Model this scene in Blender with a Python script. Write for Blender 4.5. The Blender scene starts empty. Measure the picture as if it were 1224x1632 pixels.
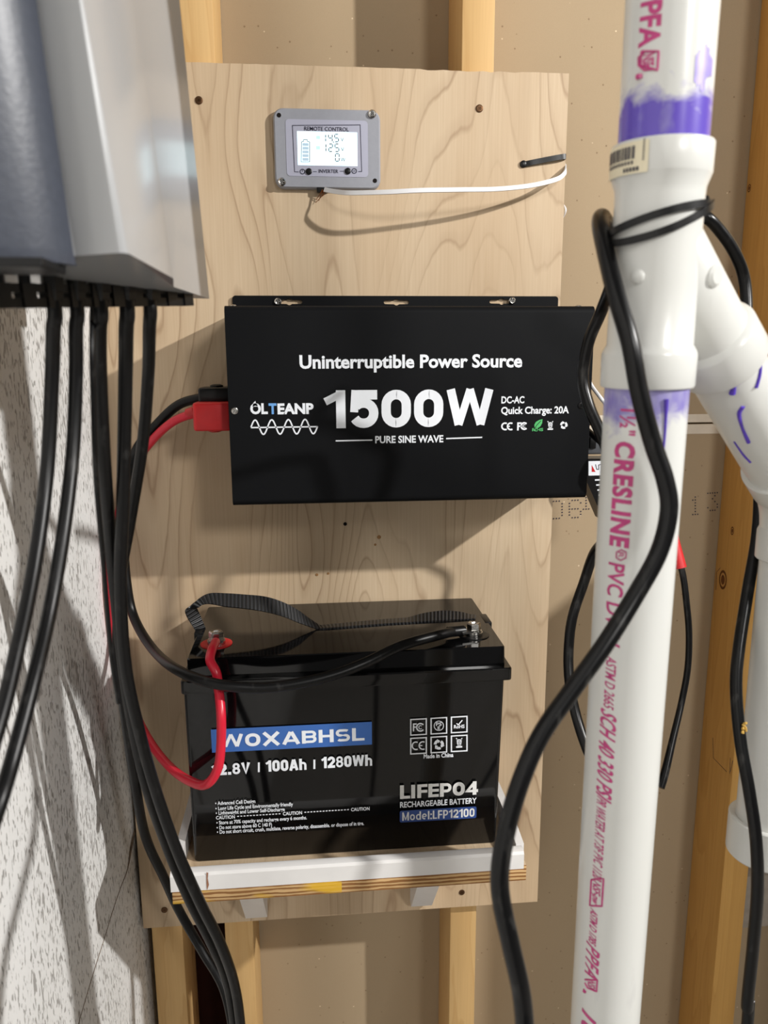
import bpy, bmesh, math, random
from mathutils import Vector, Matrix, noise as mnoise
S = bpy.context.scene
COL = S.collection
random.seed(7)

# ------------------------------------------------------------------ camera, world, lamps, exposure
FPX, W, H = 1226.0, 1224, 1632
TH, PS, RO = math.radians(11.25), math.radians(5.36), math.radians(-0.3)
CAM = Vector((0, -0.91, 1.40))
_f = Vector((math.sin(PS) * math.cos(TH), math.cos(PS) * math.cos(TH), -math.sin(TH)))
_r = Vector((math.cos(PS), -math.sin(PS), 0))
_u = _r.cross(_f)
_c, _s = math.cos(RO), math.sin(RO)
CR, CU = _c * _r + _s * _u, -_s * _r + _c * _u
cd = bpy.data.cameras.new('camera')
cam = bpy.data.objects.new('camera', cd)
COL.objects.link(cam)
cam.matrix_world = Matrix(((CR.x, CU.x, -_f.x, CAM.x), (CR.y, CU.y, -_f.y, CAM.y), (CR.z, CU.z, -_f.z, CAM.z), (0, 0, 0, 1)))
cd.sensor_fit = 'VERTICAL'
cd.sensor_height = 32.0
cd.lens = 32.0 * FPX / H
cd.clip_start = 0.01
cd.dof.use_dof = True
cd.dof.focus_distance = 0.86
cd.dof.aperture_fstop = 7.5
S.camera = cam

wd = bpy.data.worlds.new('world')
S.world = wd
wd.use_nodes = True
wd.node_tree.nodes['Background'].inputs[0].default_value = (1.0, 0.97, 0.93, 1)
wd.node_tree.nodes['Background'].inputs[1].default_value = 0.11


def lamp(name, loc, power, radius, col):
    l = bpy.data.lights.new(name, 'POINT')
    l.energy, l.shadow_soft_size, l.color = power, radius, col
    o = bpy.data.objects.new(name, l)
    o.location = loc
    COL.objects.link(o)
    return o


lamp('ceiling_bulb', (2.0, -1.39, 2.43), 285, 0.03, (1.0, 0.98, 0.95))
lamp('fill_lamp', (1.1, -2.7, 2.43), 95, 0.2, (1.0, 0.98, 0.95))  # fill lamp added to lift the shadows, not a seen bulb
S.view_settings.view_transform = 'Standard'
S.view_settings.look = 'None'
S.view_settings.exposure = 0.0
S.view_settings.gamma = 1.0
S.view_settings.use_curve_mapping = False


# ------------------------------------------------------------------ photo geometry helpers
def ray(x, y):
    return CR * ((x - W / 2) / FPX) - CU * ((y - H / 2) / FPX) + _f


def atY(x, y, Y):
    d = ray(x, y)
    return CAM + d * ((Y - CAM.y) / d.y)


def atX(x, y, X):
    d = ray(x, y)
    return CAM + d * ((X - CAM.x) / d.x)


def atZ(x, y, Z):
    d = ray(x, y)
    return CAM + d * ((Z - CAM.z) / d.z)


def atD(x, y, D):
    return CAM + ray(x, y) * D


def proj(P):
    q = Vector(P) - CAM
    d = q.dot(_f)
    return W / 2 + FPX * q.dot(CR) / d, H / 2 - FPX * q.dot(CU) / d


def ray_cyl(x, y, A, w, r):
    d = ray(x, y).normalized()
    o = CAM - A
    dp, op = d - w * d.dot(w), o - w * o.dot(w)
    a, b, c = dp.dot(dp), 2 * dp.dot(op), op.dot(op) - r * r
    disc = max(0, b * b - 4 * a * c)
    t = (-b - math.sqrt(disc)) / (2 * a)
    return CAM + d * t


# ------------------------------------------------------------------ materials
def lin(c):
    return tuple(((v / 255) / 12.92 if v / 255 <= 0.04045 else ((v / 255 + 0.055) / 1.055) ** 2.4) for v in c) + (1,)


class NT:
    def __init__(s, name, rgb, rough=0.5, metal=0.0, spec=0.5, **kw):
        s.m = bpy.data.materials.new(name)
        s.m.use_nodes = True
        s.t = s.m.node_tree
        s.b = s.t.nodes['Principled BSDF']
        s.b.inputs['Base Color'].default_value = lin(rgb)
        s.b.inputs['Roughness'].default_value = rough
        s.b.inputs['Metallic'].default_value = metal
        s.b.inputs['Specular IOR Level'].default_value = spec
        for k, v in kw.items():
            s.b.inputs[k.replace('_', ' ')].default_value = v

    def n(s, t, **kw):
        nd = s.t.nodes.new(t)
        for k, v in kw.items():
            setattr(nd, k, v)
        return nd

    def l(s, a, b):
        s.t.links.new(a, b)

    def coord(s, scale=(1, 1, 1), out='Object'):
        tc = s.n('ShaderNodeTexCoord')
        mp = s.n('ShaderNodeMapping')
        mp.inputs['Scale'].default_value = scale
        s.l(tc.outputs[out], mp.inputs[0])
        return mp.outputs[0]

    def noise(s, vec, scale, detail=2, rough=0.5, dist=0):
        nd = s.n('ShaderNodeTexNoise')
        nd.inputs['Scale'].default_value = scale
        nd.inputs['Detail'].default_value = detail
        nd.inputs['Roughness'].default_value = rough
        nd.inputs['Distortion'].default_value = dist
        s.l(vec, nd.inputs['Vector'])
        return nd.outputs[0]

    def ramp(s, fac, stops):
        r = s.n('ShaderNodeValToRGB')
        e = r.color_ramp.elements
        while len(e) < len(stops):
            e.new(0.5)
        for i, (p, c) in enumerate(stops):
            e[i].position = p
            e[i].color = lin(c) if len(c) == 3 and max(c) > 1 else (c[0],) * 3 + (1,)
        s.l(fac, r.inputs[0])
        return r.outputs[0]

    def math(s, op, a, b=None, c=None):
        m = s.n('ShaderNodeMath', operation=op)
        for i, v in enumerate((a, b, c)):
            if v is None:
                continue
            if isinstance(v, (int, float)):
                m.inputs[i].default_value = v
            else:
                s.l(v, m.inputs[i])
        return m.outputs[0]

    def mix(s, fac, a, b, blend='MIX'):
        m = s.n('ShaderNodeMix', data_type='RGBA', blend_type=blend)
        for sock, v in ((m.inputs[0], fac), (m.inputs[6], a), (m.inputs[7], b)):
            if isinstance(v, (int, float)):
                sock.default_value = v
            elif isinstance(v, tuple):
                sock.default_value = lin(v)
            else:
                s.l(v, sock)
        return m.outputs[2]

    def color(s, out):
        s.l(out, s.b.inputs['Base Color'])

    def bump(s, h, strength=0.3, dist=0.002):
        b = s.n('ShaderNodeBump')
        b.inputs['Strength'].default_value = strength
        b.inputs['Distance'].default_value = dist
        s.l(h, b.inputs['Height'])
        s.l(b.outputs[0], s.b.inputs['Normal'])


def plain(name, rgb, rough=0.5, metal=0.0, spec=0.5, var=0.06, scale=60, bump=0.0):
    m = NT(name, rgb, rough, metal, spec)
    nz = m.noise(m.coord(), scale, 3)
    lo = tuple(max(0, v * (1 - var)) for v in rgb)
    hi = tuple(min(255, v * (1 + var)) for v in rgb)
    m.color(m.mix(nz, lo, hi))
    if bump:
        m.bump(nz, bump, 0.001)
    return m.m


def plywood_mat():
    m = NT('birch_plywood', (210, 180, 140), 0.55, 0, 0.35)
    v = m.coord((6.0, 1, 1.0))
    n1 = m.noise(v, 1.25, 1.6, 0.45, 0.35)
    wob = m.noise(m.coord((60, 1, 14)), 1.0, 2)
    f = m.math('FRACT', m.math('MULTIPLY_ADD', n1, 25.0, m.math('MULTIPLY', wob, 0.35)))
    line = m.ramp(f, [(0.0, (0.9,)), (0.05, (0.36,)), (0.30, (0.04,)), (0.90, (0.0,)), (0.985, (0.9,)), (1.0, (0.9,))])
    nl = m.noise(m.coord((8, 8, 3)), 1.0, 2)
    line = m.math('MULTIPLY', line, m.ramp(nl, [(0.38, (0.25,)), (0.60, (1.0,))]))
    fine = m.noise(m.coord((420, 60, 9)), 1.0, 2)
    broad = m.noise(m.coord((9, 4, 2.2)), 1.0, 3)
    base = m.mix(m.ramp(broad, [(0.3, (0.0,)), (0.7, (1.0,))]), (200, 175, 143), (217, 197, 168))
    base = m.mix(m.math('MULTIPLY', fine, 0.5), base, (170, 140, 106))
    m.color(m.mix(m.math('MULTIPLY', line, 0.60), base, (138, 106, 76)))
    m.bump(fine, 0.04, 0.0005)
    return m.m


def pine_mat(name, a, b, dark, seed=0.0):
    m = NT(name, a, 0.6, 0, 0.3)
    tc = m.n('ShaderNodeTexCoord')
    mp = m.n('ShaderNodeMapping')
    mp.inputs['Scale'].default_value = (16, 16, 1.3)
    mp.inputs['Location'].default_value = (seed, seed * 2, seed)
    m.l(tc.outputs['Object'], mp.inputs[0])
    n1 = m.noise(mp.outputs[0], 1.3, 2, 0.5, 0.4)
    f = m.math('FRACT', m.math('MULTIPLY', n1, 9.0))
    line = m.ramp(f, [(0.0, (0.0,)), (0.75, (0.5,)), (0.95, (1.0,)), (1.0, (0.1,))])
    fine = m.noise(m.coord((500, 500, 10)), 1.0, 2)
    col = m.mix(m.math('MULTIPLY', line, 0.42), a, b)
    col = m.mix(m.math('MULTIPLY', fine, 0.28), col, dark)
    kn = m.noise(m.coord((30, 30, 9)), 1.0, 1)
    col = m.mix(m.ramp(kn, [(0.74, (0.0,)), (0.79, (0.6,))]), col, dark)
    m.color(col)
    m.bump(fine, 0.08, 0.0006)
    return m.m


def drywall_mat():
    m = NT('kraft_drywall_paper', (178, 150, 116), 0.85, 0, 0.2)
    n1 = m.noise(m.coord(), 900, 2)
    n2 = m.noise(m.coord((1, 1, 0.6)), 5, 3)
    col = m.mix(n2, (166, 147, 120), (178, 159, 131))
    col = m.mix(m.math('MULTIPLY', n1, 0.25), col, (148, 125, 98))
    vor = m.n('ShaderNodeTexVoronoi')
    vor.inputs['Scale'].default_value = 62
    m.l(m.coord(), vor.inputs['Vector'])
    col = m.mix(m.ramp(vor.outputs[0], [(0.05, (0.7,)), (0.09, (0.0,))]), col, (118, 96, 72))
    vor2 = m.n('ShaderNodeTexVoronoi')
    vor2.inputs['Scale'].default_value = 38
    m.l(m.coord(), vor2.inputs['Vector'])
    col = m.mix(m.ramp(vor2.outputs[0], [(0.03, (0.8,)), (0.05, (0.0,))]), col, (225, 205, 175))
    m.color(col)
    m.bump(n1, 0.12, 0.0005)
    return m.m


def concrete_mat():
    m = NT('painted_concrete', (222, 220, 216), 0.75, 0, 0.25)
    v = m.coord((1, 1, 0.33))
    n1 = m.noise(v, 300, 2, 0.55, 0.4)
    n2 = m.noise(m.coord((1, 1, 0.5)), 9, 3)
    big = m.noise(v, 130, 2, 0.5, 0.3)
    dens = m.math('MULTIPLY_ADD', n2, 0.16, -0.08)
    p1 = m.ramp(m.math('ADD', n1, dens), [(0.37, (1.0,)), (0.43, (0.0,))])
    p2 = m.ramp(m.math('ADD', big, dens), [(0.30, (1.0,)), (0.345, (0.0,))])
    pit = m.math('MAXIMUM', p1, p2)
    tone = m.mix(n2, (218, 217, 214), (236, 236, 235))
    m.color(m.mix(m.math('MULTIPLY', pit, 0.62), tone, (104, 97, 90)))
    m.bump(m.math('SUBTRACT', 1.0, pit), 0.6, 0.0018)
    return m.m


def pvc_mat(name, bands, seed=0.0):
    """white PVC; bands = (z_dense, z_end, strength): purple primer brushed on from z_dense towards z_end"""
    m = NT(name, (206, 205, 198), 0.25, 0, 0.5)
    n0 = m.noise(m.coord((1, 1, 0.15)), 40, 3)
    col = m.mix(n0, (206, 206, 201), (215, 216, 213))
    sm = m.noise(m.coord((60, 60, 14)), 1.0, 3)
    col = m.mix(m.ramp(sm, [(0.68, (0.0,)), (0.8, (0.22,))]), col, (150, 145, 150))
    tc = m.n('ShaderNodeTexCoord')
    sp = m.n('ShaderNodeSeparateXYZ')
    m.l(tc.outputs['Object'], sp.inputs[0])
    for zd, ze, st in bands:
        nz = m.noise(m.coord((1, 1, 1.6)), 55, 3, 0.6, 0.6)
        nb = m.noise(m.coord((1, 1, 0.5)), 90, 3)
        t = m.math('DIVIDE', m.math('SUBTRACT', sp.outputs[2], zd), ze - zd)
        t = m.math('ADD', t, m.math('MULTIPLY_ADD', nz, 1.6, -0.8))
        mask = m.ramp(t, [(0.45, (1.0,)), (0.62, (0.72,)), (0.86, (0.30,)), (1.0, (0.0,))])
        mask = m.math('MULTIPLY', mask, m.math('MULTIPLY_ADD', nb, 0.9, st - 0.45))
        mask = m.math('MINIMUM', mask, 0.95)
        col = m.mix(mask, col, (84, 58, 178))
    m.color(col)
    return m.m


def webbing_mat():
    m = NT('black_webbing', (30, 30, 32), 0.45, 0, 0.6)
    tc = m.n('ShaderNodeTexCoord')
    sp = m.n('ShaderNodeSeparateXYZ')
    m.l(tc.outputs['UV'], sp.inputs[0])
    s = m.math('SINE', m.math('MULTIPLY', sp.outputs[0], 2 * math.pi / 0.0042))
    h = m.math('MULTIPLY_ADD', s, 0.5, 0.5)
    m.color(m.mix(m.ramp(h, [(0.55, (0.0,)), (0.9, (1.0,))]), (9, 9, 10), (44, 44, 46)))  # rib crests lightened in the colour, as where light catches them
    m.bump(h, 0.8, 0.0012)
    return m.m


def ply_edge_mat():
    m = NT('plywood_edge', (176, 138, 92), 0.75, 0, 0.2)
    sp = m.n('ShaderNodeSeparateXYZ')
    m.l(m.coord(), sp.inputs[0])
    nz = m.noise(m.coord((30, 1, 300)), 1.0, 3)
    z = m.math('MULTIPLY_ADD', nz, 0.004, sp.outputs[2])
    f = m.math('FRACT', m.math('MULTIPLY', z, 230))
    col = m.mix(m.ramp(f, [(0.45, (0.0,)), (0.55, (1.0,))]), (202, 166, 118), (140, 98, 58))
    ny = m.noise(m.coord((14, 1, 60)), 1.0, 2)
    gx = m.math('GREATER_THAN', m.math('MULTIPLY', sp.outputs[0], -1), -0.02)
    stain = m.math('MULTIPLY', m.ramp(ny, [(0.5, (0.0,)), (0.6, (0.85,))]), gx)
    m.color(m.mix(stain, col, (222, 176, 50)))
    m.bump(nz, 0.5, 0.002)
    return m.m


def rubber_mat(name, rgb, rough, dust):
    m = NT(name, rgb, rough, 0, 0.3)
    nz = m.noise(m.coord((1, 1, 0.4)), 120, 3)
    m.color(m.mix(m.ramp(nz, [(0.6, (0.0,)), (0.78, (dust,))]), rgb, (150, 148, 144)))
    m.bump(nz, 0.06, 0.0006)
    return m.m


PLY = plywood_mat()
PINE = pine_mat('pine_stud', (216, 180, 124), (194, 150, 92), (158, 112, 66), 1.3)
PINE_SHADED = pine_mat('shaded_pine_stud', (206, 160, 90), (178, 130, 62), (130, 88, 42), 4.1)  # same pine, with shade and warm bounce light put into its colour
DRY = drywall_mat()
CONC = concrete_mat()
EDGE = ply_edge_mat()
WEB = webbing_mat()
BLACKMET = plain('black_powder_coat', (16, 17, 19), 0.55, 0, 0.10, 0.08, 900, 0.05)
BLACKGLOSS = plain('gloss_black_plastic', (9, 9, 10), 0.07, 0, 0.42, 0.1, 30)
BLACKPL = plain('black_plastic', (12, 12, 13), 0.35, 0, 0.35, 0.1, 200)
CABLE = rubber_mat('black_cable_rubber', (8, 8, 9), 0.36, 0.07)
CORD = rubber_mat('black_cord_rubber', (7, 7, 8), 0.30, 0.10)
REDC = plain('red_cable', (205, 28, 52), 0.32, 0, 0.5, 0.05, 60)
REDB = plain('red_boot', (196, 30, 34), 0.4, 0, 0.5, 0.06, 100)
STEEL = plain('zinc_steel', (190, 188, 184), 0.22, 1.0, 0.5, 0.08, 300)
BRASS = plain('dark_screw', (92, 66, 44), 0.4, 0.8, 0.5, 0.2, 300)
HOLE = plain('dark_hole', (22, 16, 14), 0.8, 0, 0.2, 0.1, 300)
GREYPL = plain('grey_abs_plastic', (150, 152, 160), 0.45, 0, 0.4, 0.03, 200, 0.03)
PLATE = plain('lavender_grey_label', (172, 173, 190), 0.4, 0, 0.4, 0.02, 100)
INK = plain('dark_ink', (44, 44, 62), 0.5, 0, 0.3, 0.03, 100)
WHITEINK = plain('white_ink', (236, 240, 246), 0.45, 0, 0.4, 0.02, 100)
SILVERINK = plain('silver_ink', (226, 226, 224), 0.4, 0, 0.4, 0.05, 200)
BLUEINK = plain('blue_label', (60, 104, 176), 0.3, 0, 0.4, 0.08, 12)
NAVYINK = plain('navy_label', (48, 74, 136), 0.3, 0, 0.4, 0.05, 30)
SKYINK = plain('sky_blue_ink', (110, 165, 225), 0.4, 0, 0.4, 0.03, 60)
GREENINK = plain('green_ink', (84, 180, 108), 0.4, 0, 0.4, 0.04, 60)
MAGENTA = plain('magenta_ink', (186, 62, 122), 0.4, 0, 0.4, 0.12, 220)
PURPLE = plain('purple_primer', (84, 58, 178), 0.35, 0, 0.5, 0.2, 150)
PVCFIT = pvc_mat('white_pvc_fitting', [])
WHITEPAINT = plain('white_painted_wood', (226, 224, 222), 0.4, 0, 0.4, 0.03, 40, 0.04)
WHITEWIRE = plain('white_wire', (228, 228, 230), 0.35, 0, 0.4, 0.02, 60)
UNITGREY = plain('light_grey_enamel', (160, 161, 162), 0.2, 0, 0.5, 0.02, 8)
UNITDARK = plain('slate_plastic', (62, 66, 76), 0.4, 0, 0.5, 0.10, 320, 0.12)
CREAM = plain('cream_sticker', (226, 216, 188), 0.6, 0, 0.3, 0.04, 50)
COPPER = plain('copper_strand', (190, 120, 70), 0.3, 1.0, 0.5, 0.1, 300)
DARKRED = plain('stud_gap_shade', (34, 13, 8), 0.9, 0, 0.1, 0.2, 40)  # near-black red standing in for deep shade between the left studs
TAPE = plain('white_paper_tape', (216, 206, 190), 0.7, 0, 0.2, 0.05, 60)
CONCFLOOR = plain('concrete_floor', (150, 146, 140), 0.8, 0, 0.2, 0.1, 20, 0.1)
GREYSLAB = plain('grey_mineral_board', (150, 142, 132), 0.85, 0, 0.2, 0.12, 60, 0.1)
TAN = plain('yellow_crumb', (196, 160, 84), 0.9, 0, 0.2, 0.2, 500)


def emit_mat(name, rgb, strength):
    m = NT(name, (200, 200, 200), 0.2, 0, 0.4)
    m.b.inputs['Emission Color'].default_value = lin(rgb)
    m.b.inputs['Emission Strength'].default_value = strength
    return m.m


SCREEN = emit_mat('lit_lcd', (200, 243, 255), 1.2)
SCREENCYAN = emit_mat('lit_lcd_cyan', (40, 160, 205), 0.5)
SCREENDIG = plain('lcd_digit', (40, 52, 64), 0.4)


# ------------------------------------------------------------------ object helpers
def thing(name, label, cat, loc, group=None):
    o = bpy.data.objects.new(name, None)
    o.empty_display_size = 0.02
    COL.objects.link(o)
    o.location = loc
    tag(o, label, cat, group)
    return o


def tag(o, label, cat, group=None):
    o['label'] = label
    o['category'] = cat
    if group:
        o['group'] = group
    return o


def obj(name, bm, mats, parent=None, smooth=True, angle=35, label=None, origin=None):
    me = bpy.data.meshes.new(name)
    bmesh.ops.recalc_face_normals(bm, faces=bm.faces[:]) if len(bm.faces) else None
    bm.to_mesh(me)
    bm.free()
    if not isinstance(mats, (list, tuple)):
        mats = [mats]
    for m in mats:
        me.materials.append(m)
    if smooth:
        for p in me.polygons:
            p.use_smooth = True
        try:
            me.set_sharp_from_angle(angle=math.radians(angle))
        except Exception:
            pass
    o = bpy.data.objects.new(name, me)
    COL.objects.link(o)
    if parent:
        o.parent = parent
        o.matrix_parent_inverse = Matrix.Translation(-parent.location)   # parts are modelled in place
    if label:
        o['label'] = label
    return o


def box(bm, x0, x1, y0, y1, z0, z1, bev=0.0, seg=2, mi=0):
    vs = [bm.verts.new((x, y, z)) for x in (x0, x1) for y in (y0, y1) for z in (z0, z1)]
    q = [(0, 1, 3, 2), (4, 6, 7, 5), (0, 4, 5, 1), (2, 3, 7, 6), (0, 2, 6, 4), (1, 5, 7, 3)]
    fs = [bm.faces.new([vs[i] for i in f]) for f in q]
    for f in fs:
        f.material_index = mi
    if bev:
        es = list({e for f in fs for e in f.edges})
        bmesh.ops.bevel(bm, geom=es, offset=bev, segments=seg, profile=0.5, affect='EDGES')
    return fs


def loft(bm, rings, cap=True, mi=0):
    vr = [[bm.verts.new(p) for p in r] for r in rings]
    n = len(vr[0])
    fs = []
    for a, b in zip(vr, vr[1:]):
        for i in range(n):
            fs.append(bm.faces.new((a[i], a[(i + 1) % n], b[(i + 1) % n], b[i])))
    if cap:
        fs.append(bm.faces.new(vr[0][::-1]))
        fs.append(bm.faces.new(vr[-1]))
    for f in fs:
        f.material_index = mi
    return fs


def frame(w):
    w = w.normalized()
    a = Vector((1, 0, 0)) if abs(w.x) < 0.9 else Vector((0, 1, 0))
    e1 = (a - w * a.dot(w)).normalized()
    return e1, w.cross(e1)


def lathe(bm, A, w, prof, n=32, mi=0, cap=True):
    """prof: list of (distance along w, radius)"""
    e1, e2 = frame(w)
    w = w.normalized()
    rings = [[A + w * h + e1 * (r * math.cos(2 * math.pi * i / n)) + e2 * (r * math.sin(2 * math.pi * i / n)) for i in range(n)] for h, r in prof]
    return loft(bm, rings, cap, mi)


def catmull(pts, sub=8):
    pts = [Vector(p) for p in pts]
    P = [pts[0] * 2 - pts[1]] + pts + [pts[-1] * 2 - pts[-2]]
    out = []
    for i in range(1, len(P) - 2):
        for k in range(sub):
            t = k / sub
            p0, p1, p2, p3 = P[i - 1:i + 3]
            out.append(0.5 * ((2 * p1) + (p2 - p0) * t + (2 * p0 - 5 * p1 + 4 * p2 - p3) * t * t + (3 * p1 - p0 - 3 * p2 + p3) * t ** 3))
    out.append(pts[-1])
    return out


def tube(bm, pts, r, n=14, sub=8, mi=0, flat=None):
    """round tube; r may be a list per control point; flat=(normal, half width, half thickness) for a ribbon"""
    path = catmull(pts, sub) if sub > 1 else [Vector(p) for p in pts]
    m = len(path)
    T = [(path[min(i + 1, m - 1)] - path[max(i - 1, 0)]).normalized() for i in range(m)]
    e1, _ = frame(T[0])
    rings = []
    for i, p in enumerate(path):
        e1 = (e1 - T[i] * e1.dot(T[i])).normalized()
        e2 = T[i].cross(e1)
        if isinstance(r, (list, tuple)):
            t = i / sub
            a = min(int(t), len(r) - 1)
            b = min(a + 1, len(r) - 1)
            rr = r[a] + (r[b] - r[a]) * (t - a)
        else:
            rr = r
        rings.append([p + e1 * (rr * math.cos(2 * math.pi * k / n)) + e2 * (rr * math.sin(2 * math.pi * k / n)) for k in range(n)])
    return loft(bm, rings, True, mi)


def strap(bm, path, wdirs, hw, ht, mi=0):
    """flat strap: path points, width direction per point, half width, half thickness"""
    m = len(path)
    rings = []
    for i, p in enumerate(path):
        T = (path[min(i + 1, m - 1)] - path[max(i - 1, 0)]).normalized()
        wd_ = wdirs[i] if isinstance(wdirs, list) else wdirs
        a = (wd_ - T * wd_.dot(T)).normalized()
        b = T.cross(a)
        rings.append([p + a * hw + b * ht, p - a * hw + b * ht, p - a * hw - b * ht, p + a * hw - b * ht])
    return loft(bm, rings, True, mi)


def B():
    return bmesh.new()


# ------------------------------------------------------------------ flat print (lettering, marks)
_tc = {}


def text_geo(s, bold=0.0, space=1.0):
    k = (s, bold, space)
    if k in _tc:
        return _tc[k]
    c = bpy.data.curves.new('t', 'FONT')
    c.body, c.size, c.offset, c.resolution_u, c.space_character = s, 1.0, bold, 3, space
    c.fill_mode = 'FRONT'
    o = bpy.data.objects.new('t', c)
    COL.objects.link(o)
    dg = bpy.context.evaluated_depsgraph_get()
    me = bpy.data.meshes.new_from_object(o.evaluated_get(dg))
    V = [(v.co.x, v.co.y) for v in me.vertices]
    F = [tuple(p.vertices) for p in me.polygons]
    bpy.data.objects.remove(o)
    bpy.data.curves.remove(c)
    bpy.data.meshes.remove(me)
    x0, x1 = min(v[0] for v in V), max(v[0] for v in V)
    V = [((x - x0) / (x1 - x0), y / 0.69) for x, y in V]
    _tc[k] = (V, F)
    return V, F


def rr(x0, x1, z0, z1, r, a0=0, a1=360, k=6):
    """part of a rounded-rectangle outline, angles counter-clockwise from the right"""
    r = min(r, (x1 - x0) / 2, (z1 - z0) / 2)
    P_ = []
    for cx, cz, b in ((x1 - r, z1 - r, 0), (x0 + r, z1 - r, 90), (x0 + r, z0 + r, 180), (x1 - r, z0 + r, 270)):
        for i in range(k + 1):
            a = b + 90 * i / k
            P_.append((a, (cx + r * math.cos(math.radians(a)), cz + r * math.sin(math.radians(a)))))
    return [p for a, p in P_ if a0 <= a <= a1]


def glyph(ch, t, wide=1.0):
    h, q = t / 2, t * 0.8
    w = {'1': .42, '.': t, ':': t, '|': t, 'I': t, 'l': t, 'W': 1.0, 'M': .82, 'A': .74, 'V': .68, 'X': .74, 'L': .52, 'E': .54, 'F': .52}.get(ch, .62) * wide
    w = max(w, t)
    m, lo, hi, xh = w - h, h, 1 - h, .74
    mid = .5
    S_ = []

    def a(pts, closed=False, tw=t):
        S_.append((pts, closed, tw))
    if ch in '0O':
        a(rr(h, m, lo, hi, .32), True)
    elif ch == '1':
        a([(m, 0), (m, 1)])
        a([(0.0, .70), (m, .90)], tw=t * .8)
    elif ch == '2':
        a([(h, .66)] + rr(h, m, .40, hi, .26, 0, 180)[::-1][1:] + [(m, .58), (h + .02, lo + .04)])
        a([(0, lo), (w, lo)])
    elif ch == '4':
        a([(m - .08, 0), (m - .08, 1)])
        a([(m - .08, 1 - h * .6), (h * .7, .30), (w + .03, .30)], tw=t * .85)
    elif ch == '5':
        a([(h + .05, hi), (w - .03, hi)])
        a([(h + .06, 1), (h + .02, .42)], tw=t * .85)
        a(rr(h, m, lo, .66, .26, 0, 135)[::-1] + rr(h, m, lo, .66, .26, 205, 360)[::-1])
    elif ch == '8':
        a(rr(h + .0, m - .0, .52, hi + t * .1, .22), True, t * .72)
        a(rr(h - .02, m + .02, lo - t * .1, .52, .24), True, t * .75)
    elif ch == '.':
        a([(h, 0), (h, t)])
    elif ch == ':':
        a([(h, 0), (h, t)])
        a([(h, .5), (h, .5 + t)])
    elif ch == '|':
        a([(h, 0.1), (h, .95)], tw=t * .6)
    elif ch == 'A':
        a([(h * .9, 0), (w / 2 - .02, 1 - h * .3)])
        a([(w - h * .9, 0), (w / 2 + .02, 1 - h * .3)])
        a([(h, .28), (m, .28)], tw=q)
    elif ch == 'B':
        a([(h, 0), (h, 1)])
        a([(h, hi)] + rr(h, m - .02, .5, hi, .2, 0, 90)[::-1] + rr(h, m - .02, .5, hi, .2, 270, 360)[::-1] + [(h, .5)], tw=q)
        a([(h, .5)] + rr(h, m, lo, .5, .22, 0, 90)[::-1] + rr(h, m, lo, .5, .22, 270, 360)[::-1] + [(h, lo)], tw=q)
    elif ch == 'E':
        a([(h, 0), (h, 1)])
        for z in (lo * .85, .5, 1 - lo * .85):
            a([(h, z), (w, z)], tw=q)
    elif ch == 'F':
        a([(h, 0), (h, 1)])
        for z in (.48, 1 - lo * .85):
            a([(h, z), (w, z)], tw=q)
    elif ch == 'H':
        a([(h, 0), (h, 1)])
        a([(m, 0), (m, 1)])
        a([(h, .5), (m, .5)], tw=q)
    elif ch in 'Il':
        a([(h, 0), (h, 1)])
    elif ch == 'L':
        a([(h, 0), (h, 1)])
        a([(h, lo * .85), (w, lo * .85)], tw=q)
    elif ch == 'M':
        a([(h, 0), (h, 1)])
        a([(m, 0), (m, 1)])
        a([(h * 1.1, 1 - h * .6), (w / 2, .12), (w - h * 1.1, 1 - h * .6)], tw=q)
    elif ch == 'P':
        a([(h, 0), (h, 1)])
        a([(h, hi)] + rr(h, m, .40, hi, .22, 0, 90)[::-1] + rr(h, m, .40, hi, .22, 270, 360)[::-1] + [(h, .40)], tw=q)
    elif ch == 'S':
        a(rr(h, m, .5, hi, .2, 40, 269) + [(h + .2, .5), (m - .2, .5)] + rr(h, m, lo, .5, .2, 0, 90)[::-1] + rr(h, m, lo, .5, .2, 218, 360)[::-1], tw=q)
    elif ch == 'V':
        a([(h * .8, 1), (w / 2, h * .5), (w - h * .8, 1)], tw=t * .95)
    elif ch == 'W':
        a([(h * .9, 1), (w * .27, 0.05)], tw=t * .92)
        a([(w * .27, .05), (w * .5, 1)], tw=t * .8)
        a([(w * .5, 1), (w * .73, .05)], tw=t * .8)
        a([(w * .73, .05), (w - h * .9, 1)], tw=t * .92)
    elif ch == 'X':
        a([(h * .9, 0), (w - h * .9, 1)])
        a([(h * .9, 1), (w - h * .9, 0)])
    elif ch in 'deho':
        if ch == 'h':
            a([(h, 0), (h, 1)])
            a([(h, .5)] + rr(h, m, lo, xh - h, .24, 0, 180)[::-1] + [(m, 0)], tw=q)
        else:
            a(rr(h, m, lo, xh - h, .24) if ch != 'e' else [(m, .38)] + rr(h, m, lo, xh - h, .24, 0, 300), ch != 'e', q)
            if ch == 'd':
                a([(m, 0), (m, 1)])
            if ch == 'e':
                a([(h, .36), (m, .36)], tw=q * .7)
    return w, S_


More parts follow.
